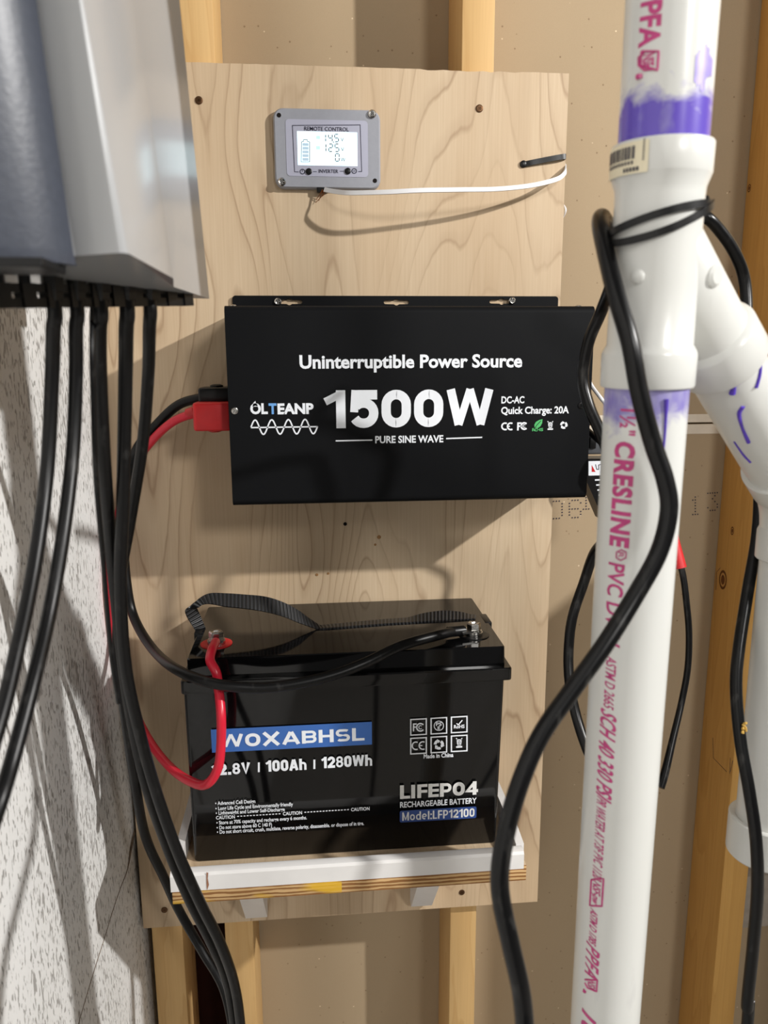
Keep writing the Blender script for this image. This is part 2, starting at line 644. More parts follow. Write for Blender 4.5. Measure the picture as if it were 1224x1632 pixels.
class Print:
    """flat marks on the plane Y = const of a thing; pixels of the photo give where each mark sits"""

    def __init__(s, Y):
        s.bm, s.Y = B(), Y

    def P(s, x, y):
        p = atY(x, y, s.Y)
        return p.x, p.z

    def add(s, V, F, mi, layer):
        y = s.Y - 0.00012 * layer
        vs = [s.bm.verts.new((x, y, z)) for x, z in V]
        for f in F:
            try:
                s.bm.faces.new([vs[i] for i in f]).material_index = mi
            except ValueError:
                pass

    def text(s, t, x0, y0, x1, y1, cap, mi=0, bold=0.015, layer=1, space=1.0, shear=0.0, flip=False):
        """baseline from pixel (x0,y0) to (x1,y1), cap height in pixels"""
        V, F = text_geo(t, bold, space)
        a, b = s.P(x0, y0), s.P(x1, y1)
        z0 = (a[1] + b[1]) / 2
        mx, my = (x0 + x1) / 2, (y0 + y1) / 2
        h = s.P(mx, my - cap)[1] - s.P(mx, my)[1]
        s.add([(a[0] + u * (b[0] - a[0]) + shear * v * h, z0 + v * h) for u, v in V], F, mi, layer)

    def heavy(s, t, x0, y0, x1, y1, cap, mi=0, th=0.24, gap=0.10, layer=1, wide=1.0):
        """heavy block lettering built from thick strokes, fitted like text()"""
        a, b = s.P(x0, y0), s.P(x1, y1)
        z0 = (a[1] + b[1]) / 2
        mx, my = (x0 + x1) / 2, (y0 + y1) / 2
        h = s.P(mx, my - cap)[1] - s.P(mx, my)[1]
        x, G = 0.0, []
        for ch in t:
            w, st = glyph(ch, th, wide)
            G.append((x, st))
            x += w + gap
        k = (b[0] - a[0]) / (x - gap)
        kk = 0
        for gx, st in G:
            for pl, closed, tw in st:
                kk = (kk + 1) % 6
                s.strokew_n([(gx + px, pz) for px, pz in pl], tw, closed, lambda u, v: (a[0] + u * k, z0 + v * h), mi, layer + kk * .5)

    def strokew_n(s, pts, w, closed, fn, mi, layer):
        n = len(pts)
        L, R = [], []
        for i, (x, z) in enumerate(pts):
            if closed:
                p, q = pts[i - 1], pts[(i + 1) % n]
            else:
                p, q = pts[max(i - 1, 0)], pts[min(i + 1, n - 1)]
            d1, d2 = Vector((x - p[0], z - p[1])), Vector((q[0] - x, q[1] - z))
            if d1.length < 1e-9:
                d1 = d2
            if d2.length < 1e-9:
                d2 = d1
            d1.normalize()
            d2.normalize()
            n1, n2 = Vector((-d1.y, d1.x)), Vector((-d2.y, d2.x))
            nn = (n1 + n2)
            nn = nn / max(0.5, nn.length_squared / 2)
            L.append(fn(x + nn.x * w / 2, z + nn.y * w / 2))
            R.append(fn(x - nn.x * w / 2, z - nn.y * w / 2))
        m = n if closed else n - 1
        for i in range(m):
            j = (i + 1) % n
            s.add([L[i], L[j], R[j], R[i]], [(0, 1, 2, 3)], mi, layer + i * .02)

    def poly(s, pts, mi=0, layer=1):
        s.add([s.P(*p) for p in pts], [tuple(range(len(pts)))], mi, layer)

    def rect(s, x0, y0, x1, y1, mi=0, layer=1, rad=0.0):
        """x0,y0 top left, x1,y1 bottom right pixel; edges follow the plane's own axes"""
        mx, my = (x0 + x1) / 2, (y0 + y1) / 2
        X0, X1, Z1, Z0 = s.P(x0, my)[0], s.P(x1, my)[0], s.P(mx, y0)[1], s.P(mx, y1)[1]
        s.rectw(X0, X1, Z0, Z1, mi, layer, rad)

    def rectw(s, X0, X1, Z0, Z1, mi=0, layer=1, rad=0.0):
        if rad:
            V = []
            for cx, cz, a0 in ((X1 - rad, Z1 - rad, 0), (X0 + rad, Z1 - rad, 90), (X0 + rad, Z0 + rad, 180), (X1 - rad, Z0 + rad, 270)):
                V += [(cx + rad * math.cos(math.radians(a0 + k * 15)), cz + rad * math.sin(math.radians(a0 + k * 15))) for k in range(7)]
        else:
            V = [(X0, Z0), (X1, Z0), (X1, Z1), (X0, Z1)]
        s.add(V, [tuple(range(len(V)))], mi, layer)

    def strokew(s, pts, w, mi=0, layer=1, closed=False):
        n = len(pts)
        L, R = [], []
        for i, (x, z) in enumerate(pts):
            if closed:
                p, q = pts[i - 1], pts[(i + 1) % n]
            else:
                p, q = pts[max(i - 1, 0)], pts[min(i + 1, n - 1)]
            d1, d2 = (x - p[0], z - p[1]), (q[0] - x, q[1] - z)
            l1, l2 = math.hypot(*d1) or 1, math.hypot(*d2) or 1
            d = (d1[0] / l1 + d2[0] / l2, d1[1] / l1 + d2[1] / l2)
            l = math.hypot(*d) or 1
            k = w / 2 / max(0.35, l / 2 if (l1 != 1 and l2 != 1) else 1)
            nx, nz = -d[1] / l * k, d[0] / l * k
            L.append((x + nx, z + nz))
            R.append((x - nx, z - nz))
        m = n if closed else n - 1
        s.add(L + R, [(i, (i + 1) % n, n + (i + 1) % n, n + i) for i in range(m)], mi, layer)

    def stroke(s, pts, wpx, mi=0, layer=1, closed=False):
        q = [s.P(*p) for p in pts]
        a = s.P(pts[0][0], pts[0][1])
        b = s.P(pts[0][0] + 1, pts[0][1])
        s.strokew(q, wpx * (b[0] - a[0]), mi, layer, closed)

    def arc(s, x, y, r, a0=0, a1=360, wpx=1.0, mi=0, layer=1):
        n = max(8, int(abs(a1 - a0) / 12))
        full = abs(a1 - a0) >= 360
        pts = [(x + r * math.cos(math.radians(a0 + (a1 - a0) * k / n)), y - r * math.sin(math.radians(a0 + (a1 - a0) * k / n))) for k in range(n if full else n + 1)]
        s.stroke(pts, wpx, mi, layer, full)

    def disc(s, x, y, r, mi=0, layer=1, n=20):
        s.poly([(x + r * math.cos(2 * math.pi * k / n), y - r * math.sin(2 * math.pi * k / n)) for k in range(n)], mi, layer)

    def done(s, name, mats, parent, label=None):
        return obj(name, s.bm, mats, parent, smooth=False, label=label)


def recycle(P, x, y, r, mi=0):
    for k in range(3):
        a = 90 + 120 * k
        P.arc(x, y, r * 0.72, a + 22, a + 88, r * 0.55, mi)
        p = [(x + rr * math.cos(math.radians(b)), y - rr * math.sin(math.radians(b))) for rr, b in ((r * 1.15, a + 20), (r * 0.3, a + 20), (r * 0.75, a - 22))]
        P.poly(p, mi)


def bin_icon(P, x, y, h, mi=0):
    w = h * 0.32
    P.stroke([(x - w, y - h * .5), (x + w * .6, y + h * .22)], h * .09, mi)
    P.stroke([(x + w, y - h * .5), (x - w * .6, y + h * .22)], h * .09, mi)
    P.stroke([(x - w * .8, y - h * .32), (x + w * .8, y - h * .32)], h * .1, mi)
    P.stroke([(x - w * .7, y - h * .3), (x - w * .5, y + h * .25), (x + w * .5, y + h * .25), (x + w * .7, y - h * .3)], h * .09, mi)
    P.rect(x - w, y + h * .36, x + w, y + h * .52, mi)


def screw(name, p, r, mat, parent, proud=0.0015, label=None):
    bm = B()
    p = Vector(p)
    w = Vector((0, -1, 0))
    lathe(bm, p, w, [(-0.004, r * .9), (0, r), (proud * .6, r * .96), (proud, r * .7), (proud * .9, r * .42), (proud * .2, r * .3)], 20)
    box(bm, p.x - r * .6, p.x + r * .6, p.y - proud * 1.05, p.y - proud * .3, p.z - r * .1, p.z + r * .1)
    box(bm, p.x - r * .1, p.x + r * .1, p.y - proud * 1.05, p.y - proud * .3, p.z - r * .6, p.z + r * .6)
    return obj(name, bm, mat, parent, label=label)


def structure(name, bm, mats, smooth=False):
    o = obj(name, bm, mats, smooth=smooth)
    o['kind'] = 'structure'
    return o


# ================================================================== SETTING
YD = 0.107                                  # drywall face behind the studs
SEAM = 1.311
bm = B()
box(bm, -0.13, 2.55, YD, YD + 0.012, 0, SEAM - 0.001)
box(bm, -0.13, 2.55, YD, YD + 0.012, SEAM + 0.001, 2.44)
box(bm, -0.13, 2.55, YD + 0.012, YD + 0.02, 0, 2.44)
WB = structure('wall_back', bm, DRY)
bm = B()
box(bm, -0.13, 0.755, YD - 0.0009, YD, SEAM + 0.0015, SEAM + 0.0125)
box(bm, -0.13, 0.755, YD - 0.0009, YD, SEAM - 0.0145, SEAM - 0.0015)
structure('trim_1', bm, TAPE)
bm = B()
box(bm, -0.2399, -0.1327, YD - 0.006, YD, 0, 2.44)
structure('gap_shade_panel', bm, DARKRED)  # dark sheet in place of the shade in the stud gap
bm = B()
fs = box(bm, -0.40, -0.24, -2.8, 0.10, 0, 2.44)
structure('wall_left', bm, CONC)
bm = B()                                     # unseen block added right of the frame to shade the lower right wallboard
box(bm, 0.76, 0.86, -0.33, 0.1055, 0, 1.40)
structure('shade_wall_right', bm, CONC)
bm = B()
box(bm, -0.40, 2.6, -2.8, 0.127, -0.05, -0.0006)
structure('floor', bm, CONCFLOOR)
for x0, x1, mat, lab in ((-0.229, -0.1885, PINE, 'pine stud squeezed into the corner beside the white concrete wall'),
                         (-0.1325, -0.0945, PINE, 'pine stud behind the left half of the plywood board, lit along its right side'),
                         (0.1768, 0.2137, PINE, 'pine stud behind the right half of the plywood board'),
                         (0.5715, 0.6095, PINE_SHADED, 'shaded pine stud at the right edge, behind the drain pipes')):
    bm = B()
    box(bm, x0, x1, 0.0182, YD - (0.007 if x0 < -0.14 else 0.001), 0, 2.44, 0.0015)
    tag(obj('wall_stud', bm, mat, smooth=True), lab, 'stud')
STUD = [o for o in COL.objects if o.name.startswith('wall_stud')][-1]
for ln in ([(1136, 1176), (1137, 1208), (1158, 1230)], [(1164, 1208), (1163, 1233)], [(1141, 940), (1142, 912), (1148, 905)], [(1168, 1212), (1164, 1230)]):
    bm = B()
    tube(bm, [atX(x, y, .5714) for x, y in ln], .00035, 6, 1)
    obj('pencil_mark', bm, INK, STUD, smooth=False)
KNM = plain('pine_knot', (96, 58, 30), 0.7, 0, 0.2, 0.3, 300)
for x, y, rx, rz in ((1152, 924, .010, .014), (1167, 846, .004, .006), (1194, 300, .004, .005)):
    bm = B()
    p = atX(x, y, .5713)
    for rr_ in ((1.0, .72), (.5, .0)):
        n_ = 20
        vo = [bm.verts.new((p.x, p.y + rx * rr_[0] * math.cos(2 * math.pi * k / n_), p.z + rz * rr_[0] * math.sin(2 * math.pi * k / n_))) for k in range(n_)]
        vi = [bm.verts.new((p.x, p.y + rx * rr_[1] * math.cos(2 * math.pi * k / n_), p.z + rz * rr_[1] * math.sin(2 * math.pi * k / n_))) for k in range(n_)]
        for k in range(n_):
            bm.faces.new((vo[k], vo[(k + 1) % n_], vi[(k + 1) % n_], vi[k]))
    bmesh.ops.remove_doubles(bm, verts=bm.verts[:], dist=1e-7)
    obj('knot', bm, KNM, STUD, smooth=False)
bm = B()
tube(bm, [atX(x, y, -.2399) for x, y in ((214, 1322), (208, 1350), (203, 1385), (192, 1415), (180, 1450), (168, 1490), (152, 1540), (134, 1600), (120, 1650))], [.0022, .0026, .0008, .0006, .0006, .0005, .0006, .0005, .0005], 6, 4)
obj('crack', bm, plain('crack_stain', (112, 98, 84), 0.9, 0, 0.1, 0.3, 200), [o for o in COL.objects if o.name == 'wall_left'][0], smooth=False)
bm = B()
box(bm, 0.6105, 0.75, 0.06, 0.098, 0.545, 0.635, 0.004)
tag(obj('mineral_board', bm, GREYSLAB), 'grey board strip crossing the bay to the right of the shaded stud', 'board')

# dotted date code printed on the drywall
DOT = {'0': '01110 10001 10001 10001 10001 10001 01110', '6': '01110 10001 10000 11110 10001 10001 01110',
       '1': '00100 01100 00100 00100 00100 00100 01110', '4': '00010 00110 01010 10010 11111 00010 00010',
       '3': '11111 00010 00100 00010 00001 10001 01110', ':': '00000 00100 00000 00000 00000 00100 00000',
       'E': '11111 10000 10000 11110 10000 10000 11111'}
for chs, px, py, sx, sy in (('06', 878, 813, 5.0, -6.4), ('14', 926, 798, 4.6, -6.2), (':1', 1074, 808, 4.4, -5.6), ('3E', 1128, 800, 4.2, -5.6)):
    pr = Print(YD - 0.0004)
    for k, ch in enumerate(chs):
        for r, row in enumerate(DOT[ch].split()):
            for c, v in enumerate(row):
                if v == '1':
                    pr.disc(px + (k * 6.6 + c) * sx * 0.9, py + (r - 3) * 4.6 - (k * 6 + c) * 0.25, 1.15, 0, 1, 8)
    pr.done('printed_code', [INK], WB)

# ================================================================== PLYWOOD BOARD
root = thing('plywood_board', 'pale birch plywood board screwed to the studs, carrying the inverter and battery', 'board', (0.03, 0.009, 0.668))
bm = B()
BX0, BX1, BZ0, BZ1 = -0.2345, 0.2945, 0.6685, 1.7105
n = 60
top = []
for i in range(n + 1):
    x = BX0 + (BX1 - BX0) * i / n
    z = BZ1 - (0.0016 * random.random() if 0.13 < x < 0.25 else 0.0004 * random.random())
    top.append((x, z))
outline = [(BX0, BZ0), (BX1, BZ0 - 0.002)] + top[::-1]
loft(bm, [[Vector((x, 0.0, z)) for x, z in outline], [Vector((x, 0.018, z)) for x, z in outline]])
obj('panel', bm, PLY, root, smooth=False)
for x, y, m, r in ((317, 160, BRASS, .0042), (764, 173, BRASS, .0042), (262, 1450, BRASS, .0042), (736, 1422, BRASS, .0040), (550, 835, HOLE, .0022)):
    p = atY(x, y, 0)
    p.y = -0.0004
    screw('screw' if m is BRASS else 'screw_hole', p, r, m, root, 0.0008)
KN = plain('brown_knot', (150, 112, 74), 0.7, 0, 0.2, 0.2, 200)
for x, y, r in ((505, 916, 2.6), (523, 914, 2.2), (604, 856, 3.6), (598, 868, 2.2)):
    bm = B()
    p = atY(x, y, -0.0003)
    lathe(bm, p, Vector((0, -1, 0)), [(0, r * .0007), (0.0002, r * .0006)], 12)
    obj('knot', bm, KN, root, smooth=False)

# ================================================================== GREY SOLAR UNIT ON THE CONCRETE WALL
WALLX = -0.24
root = thing('solar_charge_unit', 'large light grey wall unit with dark slate end on the white concrete wall, top left', 'electrical unit', (-0.15, -0.43, 1.45))


def ext(a, b, z):
    t = (z - a.z) / (b.z - a.z)
    return a + (b - a) * t


YN, YF, YC = -.53, -.335, -.521
N0, N1 = atY(200, 402, YN), atY(130, 0, YN)
F0, F1 = atY(334, 476, YF), atY(286, 0, YF)
C0, C1 = atY(120, 408, YC), atY(60, 0, YC)
ZT = 1.96
ZB = (N0.z + F0.z) / 2


def ring_unit(z, zmid):
    n_, f_, c_ = ext(N0, N1, z), ext(F0, F1, z), ext(C0, C1, z)
    n_.z = f_.z = c_.z = z
    m_ = n_ * 0.52 + f_ * 0.48
    m_.z = zmid
    m2 = n_ * 0.56 + f_ * 0.44
    m2.x += 0.0008
    return [Vector((WALLX + .0004, YC, z)), c_, n_, m2, m_ + Vector((-.0010, 0, 0)), f_, Vector((WALLX + .0004, YF, z))]


r0 = ring_unit(ZB, ZB - 0.004)
r0[1].z, r0[2].z, r0[5].z = C0.z, N0.z, F0.z
bm = B()
loft(bm, [r0, ring_unit(1.62, 1.62), ring_unit(ZT, ZT)])
es = [e for e in bm.edges if abs(e.verts[0].co.z - e.verts[1].co.z) > .1 and (e.verts[0].co - CAM).length < 5
      and min((e.verts[0].co.xy - r.xy).length for r in (ring_unit(e.verts[0].co.z, ZB)[2],)) < .001]
bmesh.ops.bevel(bm, geom=es, offset=0.0055, segments=4, profile=0.5, affect='EDGES')
obj('housing', bm, UNITGREY, root, angle=20)
bm = B()
rings = []
for z, dx in ((ZB - .002, .002), (ZB + .004, 0), (1.62, 0), (ZT, 0)):
    c = ext(C0, C1, z)
    x = c.x - .0004
    pr_ = [(WALLX + .0004, YC - .0006), (x, YC - .0006), (x - .001, YC - .007), (x - .005, YC - .014), (x - .013, YC - .022), (x - .026, YC - .030), (x - .045, YC - .036), (WALLX + .0004, YC - .038)]
    rings.append([Vector((max(a, WALLX + .0004), b + dx, z)) for a, b in pr_])
loft(bm, rings)
obj('end_cover', bm, UNITDARK, root, angle=40, label='dark slate plastic end cover')
bm = B()
box(bm, WALLX + .0004, C0.x - .004, YC - .034, YC - .001, ZB - .0065, ZB - .0022, .001)
obj('gland_plate', bm, BLACKPL, root, smooth=False)
bm = B()
box(bm, WALLX + .0006, -.135, YF + .0005, -.262, 1.474, ZT, .002)
for k in range(5):
    z0_ = 1.480
    box(bm, -.136, -.125, YF + .004 + k * .0145, YF + .0095 + k * .0145, z0_, ZT - .01, .001)
obj('shadow_block', bm, BLACKPL, root, smooth=False)  # unseen block added behind the housing to widen its shadow on the wall
RA, RB = atY(-60, 471, -.515), atY(302, 472, -.375)
rd = (RB - RA).normalized()
bm = B()
for dz, hh in ((.0038, .0022), (-.0036, .0024)):
    strap(bm, [RA + Vector((0, 0, dz)), RB + Vector((0, 0, dz))], Vector((0, 0, 1)), hh, .0026)
for k in range(11):
    p = RA + (RB - RA) * (0.03 + k * 0.094)
    strap(bm, [p - rd * .0042, p + rd * .0042], Vector((0, 0, 1)), .0062, .0036)
    box(bm, p.x - .0025, p.x + .0025, p.y - .002, p.y + .002, p.z + .004, ZB + .0005)
obj('connector_rail', bm, BLACKPL, root, smooth=False)


def on_rail(px):
    lo, hi = 0.0, 1.0
    for _ in range(40):
        m = (lo + hi) / 2
        if proj(RA + (RB - RA) * m)[0] < px:
            lo = m
        else:
            hi = m
    return RA + (RB - RA) * lo


def cdist(pts):
    """pts: (px, py, distance from the camera plane towards the wall) -> points"""
    out = []
    for x, y, D in pts:
        p = atY(x, y, CAM.y + D)
        if p.x < WALLX + .0065:
            p = atX(x, y, WALLX + .0065)
        out.append(p)
    return out


runs = [
    (85, [(83, 600, .455), (75, 750, .45), (55, 900, .425), (24, 1050, .39), (-4, 1160, .365), (-60, 1330, .33)], 'black cable nearest the left, hanging from the grey unit and curving out of frame', .0040),
    (121, [(121, 600, .465), (116, 720, .46), (101, 850, .44), (80, 970, .42), (52, 1090, .39), (20, 1210, .365), (-8, 1300, .345), (-60, 1450, .33)], 'second black cable from the left below the grey unit, curving to the lower left', .0040),
    (158, [(159, 600, 0.500), (166, 740, 0.520), (178, 880, 0.559), (192, 1020, 0.579), (207, 1130, 0.589), (233, 1250, 0.599), (265, 1345, 0.614), (300, 1430, 0.619), (338, 1505, 0.629), (362, 1565, 0.644), (374, 1640, 0.654), (378, 1720, 0.674)], 'third black cable from the left, passing in front of the shelf\'s corner', .0046),
    (201, [(200, 600, .515), (196, 800, .535), (192, 930, .552), (200, 1060, .562), (222, 1165, .572), (250, 1265, .580), (284, 1360, .588), (320, 1440, .594), (352, 1505, .604), (374, 1570, .622), (384, 1640, .636), (388, 1720, .66)], 'fourth black cable from the left, running down over the shelf\'s left corner', .0046),
    (238, [(236, 600, .545), (227, 710, .57), (208, 830, .60), (190, 940, .64), (187, 1040, .68), (196, 1110, .71), (212, 1225, .75), (231, 1330, .78), (262, 1400, .80), (285, 1450, .81), (322, 1515, .80), (355, 1572, .78), (371, 1640, .76), (376, 1720, .76)], 'rightmost black cable of the grey unit, passing behind the shelf\'s left end', [.0042] * 8 + [.0052] * 8),
]
for px, pts, lab, r in runs:
    t = on_rail(px)
    D0 = t.y - CAM.y
    r0_ = r[0] if isinstance(r, list) else r
    bm = B()
    top = [Vector((t.x, t.y, ZB - .006)), Vector((t.x, t.y, t.z - .010))]
    P = top + cdist([(px, 525, D0 * .75 + pts[0][2] * .25)] + pts)
    tube(bm, P, r, 14, 8)
    tag(obj('power_cable', bm, CABLE), lab, 'cable', 'black cables hanging from the grey wall unit')
    bm = B()
    lathe(bm, Vector((t.x, t.y, t.z - .003)), Vector((0, 0, 1)), [(0, r0_ * 1.1), (.001, r0_ * 1.25), (.005, r0_ * 1.3), (.006, r0_ * 1.5), (ZB - t.z + .003, r0_ * 1.5)], 6)
    obj('cable_gland', bm, BLACKPL, root, smooth=False)
bm = B()
tube(bm, cdist([(148, 470, .475), (147, 560, .465), (149, 640, .468), (153, 760, .475), (165, 900, .50), (177, 1040, .525), (189, 1120, .54)]), .0017, 8, 6)
tag(obj('thin_wire', bm, CABLE), 'thin dark wire hanging between the second and third black cables', 'wire')

# ================================================================== REMOTE CONTROL PANEL
YR = -0.0075
root = thing('remote_control', 'grey remote control panel with glowing LCD on the plywood board', 'control panel', (0.026, 0, 1.585))
tl, tr_, bl, br = atY(435, 174, YR), atY(604.5, 173, YR), atY(440, 300, YR), atY(607, 300, YR)
RX0, RX1, RZ0, RZ1 = (tl.x + bl.x) / 2, (tr_.x + br.x) / 2, (bl.z + br.z) / 2, (tl.z + tr_.z) / 2
bm = B()


def rrect(x0, x1, z0, z1, rad, y, n=6):
    V = []
    for cx, cz, a0 in ((x1 - rad, z1 - rad, 0), (x0 + rad, z1 - rad, 90), (x0 + rad, z0 + rad, 180), (x1 - rad, z0 + rad, 270)):
        V += [Vector((cx + rad * math.cos(math.radians(a0 + k * 90 / n)), y, cz + rad * math.sin(math.radians(a0 + k * 90 / n)))) for k in range(n + 1)]
    return V


loft(bm, [rrect(RX0 - .0005, RX1 + .0005, RZ0 - .0005, RZ1 + .0005, .0105, -.0002), rrect(RX0 - .0005, RX1 + .0005, RZ0 - .0005, RZ1 + .0005, .0105, YR + .0028),
          rrect(RX0, RX1, RZ0, RZ1, .010, YR + .0012), rrect(RX0 + .0012, RX1 - .0012, RZ0 + .0012, RZ1 - .0012, .009, YR)])
house = obj('housing', bm, GREYPL, root)
for x, y in ((444.5, 183.5), (597.5, 288)):
    bm = B()
    lathe(bm, atY(x, y, YR - .0001), Vector((0, -1, 0)), [(0, .0024), (.0002, .0023)], 16)
    obj('screw_hole', bm, HOLE, root, smooth=False)
for x, y in ((593, 182), (449.5, 290)):
    screw('screw', atY(x, y, YR), .0045, STEEL, root, .0028)
pr = Print(YR - .0002)
pr.rect(456, 191, 586.5, 281.5, 0, 1, .004)
pr.done('face_label', [PLATE], root)
pr = Print(YR - .0004)
pr.rect(474, 210, 569.5, 264, 0, 1)
scr = pr.done('screen', [SCREEN], root)
pr = Print(YR - .0006)
SEG = {'1': 'bc', '4': 'fgbc', '5': 'afgcd', '2': 'abged', '0': 'abcdef'}


def seg(P, ch, x, y, w, h, wpx, mi):
    pts = {'a': ((x, y), (x + w, y)), 'b': ((x + w, y), (x + w, y + h / 2)), 'c': ((x + w, y + h / 2), (x + w, y + h)), 'd': ((x, y + h), (x + w, y + h)),
           'e': ((x, y + h / 2), (x, y + h)), 'f': ((x, y), (x, y + h / 2)), 'g': ((x, y + h / 2), (x + w, y + h / 2))}
    for s in SEG[ch]:
        a, b = pts[s]
        k = .12
        P.stroke([(a[0] + (b[0] - a[0]) * k, a[1] + (b[1] - a[1]) * k), (b[0] - (b[0] - a[0]) * k, b[1] - (b[1] - a[1]) * k)], wpx, mi)


for ch, x, y in (('1', 513, 214), ('4', 523.5, 214), ('5', 533.5, 214), ('1', 513.5, 229.5), ('2', 524, 229.5), ('5', 534, 229.5), ('0', 534.5, 245)):
    seg(pr, ch, x, y, 6, 12, 1.3, 0)
pr.disc(531.5, 226.5, .9, 0)
for t, x, y in (('V', 543, 225.5), ('V', 543.5, 241), ('W', 543, 257.5)):
    pr.text(t, x, y, x + (5 if t == 'V' else 7.5), y, 6, 0, 0)
pr.stroke([(480.5, 226), (480, 258), (493.5, 258), (493.5, 226)], .8, 0)
pr.stroke([(480.5, 226), (483.5, 225.5), (484, 222.5), (489.5, 222.5), (490, 225.5), (493.5, 226)], .8, 0)
for k in range(5):
    pr.rect(482.2, 228.2 + k * 5.9, 491.8, 232.6 + k * 5.9, 1, 1, .0006)
for y in (219, 235.5):
    pr.rect(504, y - 2.6, 510, y + 2.6, 2)
pr.done('lcd_readout', [SCREENDIG, SCREENCYAN, emit_mat('lit_lcd_pale', (130, 215, 205), 0.75)], scr)
pr = Print(YR - .0004)
pr.stroke([(484, 199.8), (466, 200), (469.5, 273.8), (476, 274)], 1.0, 0)
pr.stroke([(557, 199.3), (574, 199), (576.5, 273.3), (571, 273.5)], 1.0, 0)
pr.stroke([(484, 199.8), (557, 199.3)], 1.0, 0)
pr.text('REMOTE CONTROL', 485, 208.8, 556, 208.4, 6.2, 0, .004, 2)
pr.text('INVERTER', 508, 275.8, 539, 275.4, 5.4, 0, .008, 2)
pr.stroke([(499, 273.6), (505, 273.6)], .8, 0)
pr.stroke([(541.5, 273), (548, 273)], .8, 0)
pr.arc(482, 273.5, 3.7, 0, 360, 1.3, 0)
pr.stroke([(482, 270.8), (482, 274)], 1, 0)
pr.arc(564.5, 272.6, 3.7, 0, 360, 1.3, 0)
pr.stroke([(562.5, 272.6), (566.5, 272.6)], 1, 0)
pr.done('lettering', [INK], root)
for x, y in ((492.3, 273.6), (554.3, 273)):
    bm = B()
    lathe(bm, atY(x, y, YR - .0002), Vector((0, -1, 0)), [(0, .0034), (.0012, .0034), (.0016, .0028)], 20)
    obj('button', bm, BLACKPL, root)
bm = B()
a, b = atY(505, 304, -.009), atY(523, 300, -.009)
box(bm, a.x, b.x, -.0072, -.0005, RZ0 - .004, RZ0 + .002, .0005)
obj('cable_socket', bm, BLACKPL, root)

# white ribbon cable from the remote round the board's edge
off = [(517, 302, .010), (535, 305.5, .020), (560, 307.5, .034), (620, 306, .050), (670, 303.5, .055), (730, 302.5, .050), (790, 301.5, .042), (845, 296, .034), (885, 286.5, .024), (899, 277, .012), (902, 268, .001), (899, 263, -.012), (894, 262, -.0245)]
path = catmull([atY(x, y, -o_) for x, y, o_ in off], 8)
bm = B()
wdv = []
for p in path:
    t = min(1, max(0, (p.x - .05) / .2))
    wdv.append(Vector((0, .25, 1)))
strap(bm, path, wdv, .0024, .0007)
tag(obj('flat_cable', bm, WHITEWIRE), 'white ribbon cable from the remote control, bending round the board\'s right edge', 'cable')
bm = B()
tube(bm, [Vector((BX1 - .002, .0195, atY(893, 316, 0).z)), Vector((BX1 + .0022, .010, atY(893, 324, 0).z)), Vector((BX1 + .0035, .004, atY(893, 334, 0).z)), Vector((BX1 + .0022, .010, atY(893, 344, 0).z)), Vector((BX1 - .002, .0195, atY(893, 354, 0).z))], .0012, 8, 6)
tag(obj('cable_loop', bm, WHITEWIRE), 'sliver of white cable bulging past the board edge below the ribbon cable', 'cable')
bm = B()
for q in ((509, 311, 504, 318), (514, 311, 503, 323), (511, 312, 508, 320), (516, 310, 509, 316)):
    p0 = atY(514, 302, -.010)
    tube(bm, [p0, atY(q[0], q[1], -.006), atY(q[2], q[3], -.002)], .00035, 6, 4)
tag(obj('wire_strands', bm, COPPER), 'frayed copper strands below the remote control\'s socket', 'wire')
# black tie through the board
bm = B()
a, b = atY(836, 261, -.0025), atY(898.5, 249.5, -.0045)
pth = catmull([Vector((a.x, .006, a.z)), Vector((a.x + .0015, -.0015, a.z)), a * .6 + b * .4, b, Vector((b.x + .001, .003, b.z)), Vector((b.x - .001, .022, b.z))], 5)
strap(bm, pth, Vector((0, 0, 1)), .0028, .0009)
lathe(bm, Vector((a.x - .001, .001, a.z)), Vector((0, -1, 0)), [(0, .0040), (.003, .0038), (.0035, .003)], 12)
tag(obj('cable_tie', bm, BLACKPL), 'short black cable tie through a hole near the board\'s upper right edge', 'cable tie')

# ================================================================== INVERTER
YI = -0.12
root = thing('power_inverter', 'black inverter box with large white 1500W lettering on the plywood board', 'inverter', (0.105, 0, 1.25))
p0, p1, p2, p3 = atY(355.5, 487, YI), atY(945, 487, YI), atY(372.5, 808, YI), atY(938, 793, YI)
IX0, IX1, IZ0, IZ1 = (p0.x + p2.x) / 2, (p1.x + p3.x) / 2, (p2.z + p3.z) / 2, (p0.z + p1.z) / 2
bm = B()
box(bm, IX0, IX1, YI, -.0035, IZ0, IZ1)
es = [e for e in bm.edges if abs(e.verts[0].co.y - YI) < 1e-6 and abs(e.verts[1].co.y - YI) < 1e-6 and abs(e.verts[0].co.z - e.verts[1].co.z) < 1e-6]
bmesh.ops.bevel(bm, geom=es, offset=.007, segments=6, profile=0.5, affect='EDGES')
case = obj('case', bm, BLACKMET, root, angle=25)
# mounting flange with keyhole slots
fl0, fl1 = atY(370, 471, -.0035), atY(890, 471, -.0035)
FX0, FX1, FZ1 = fl0.x, fl1.x, fl0.z


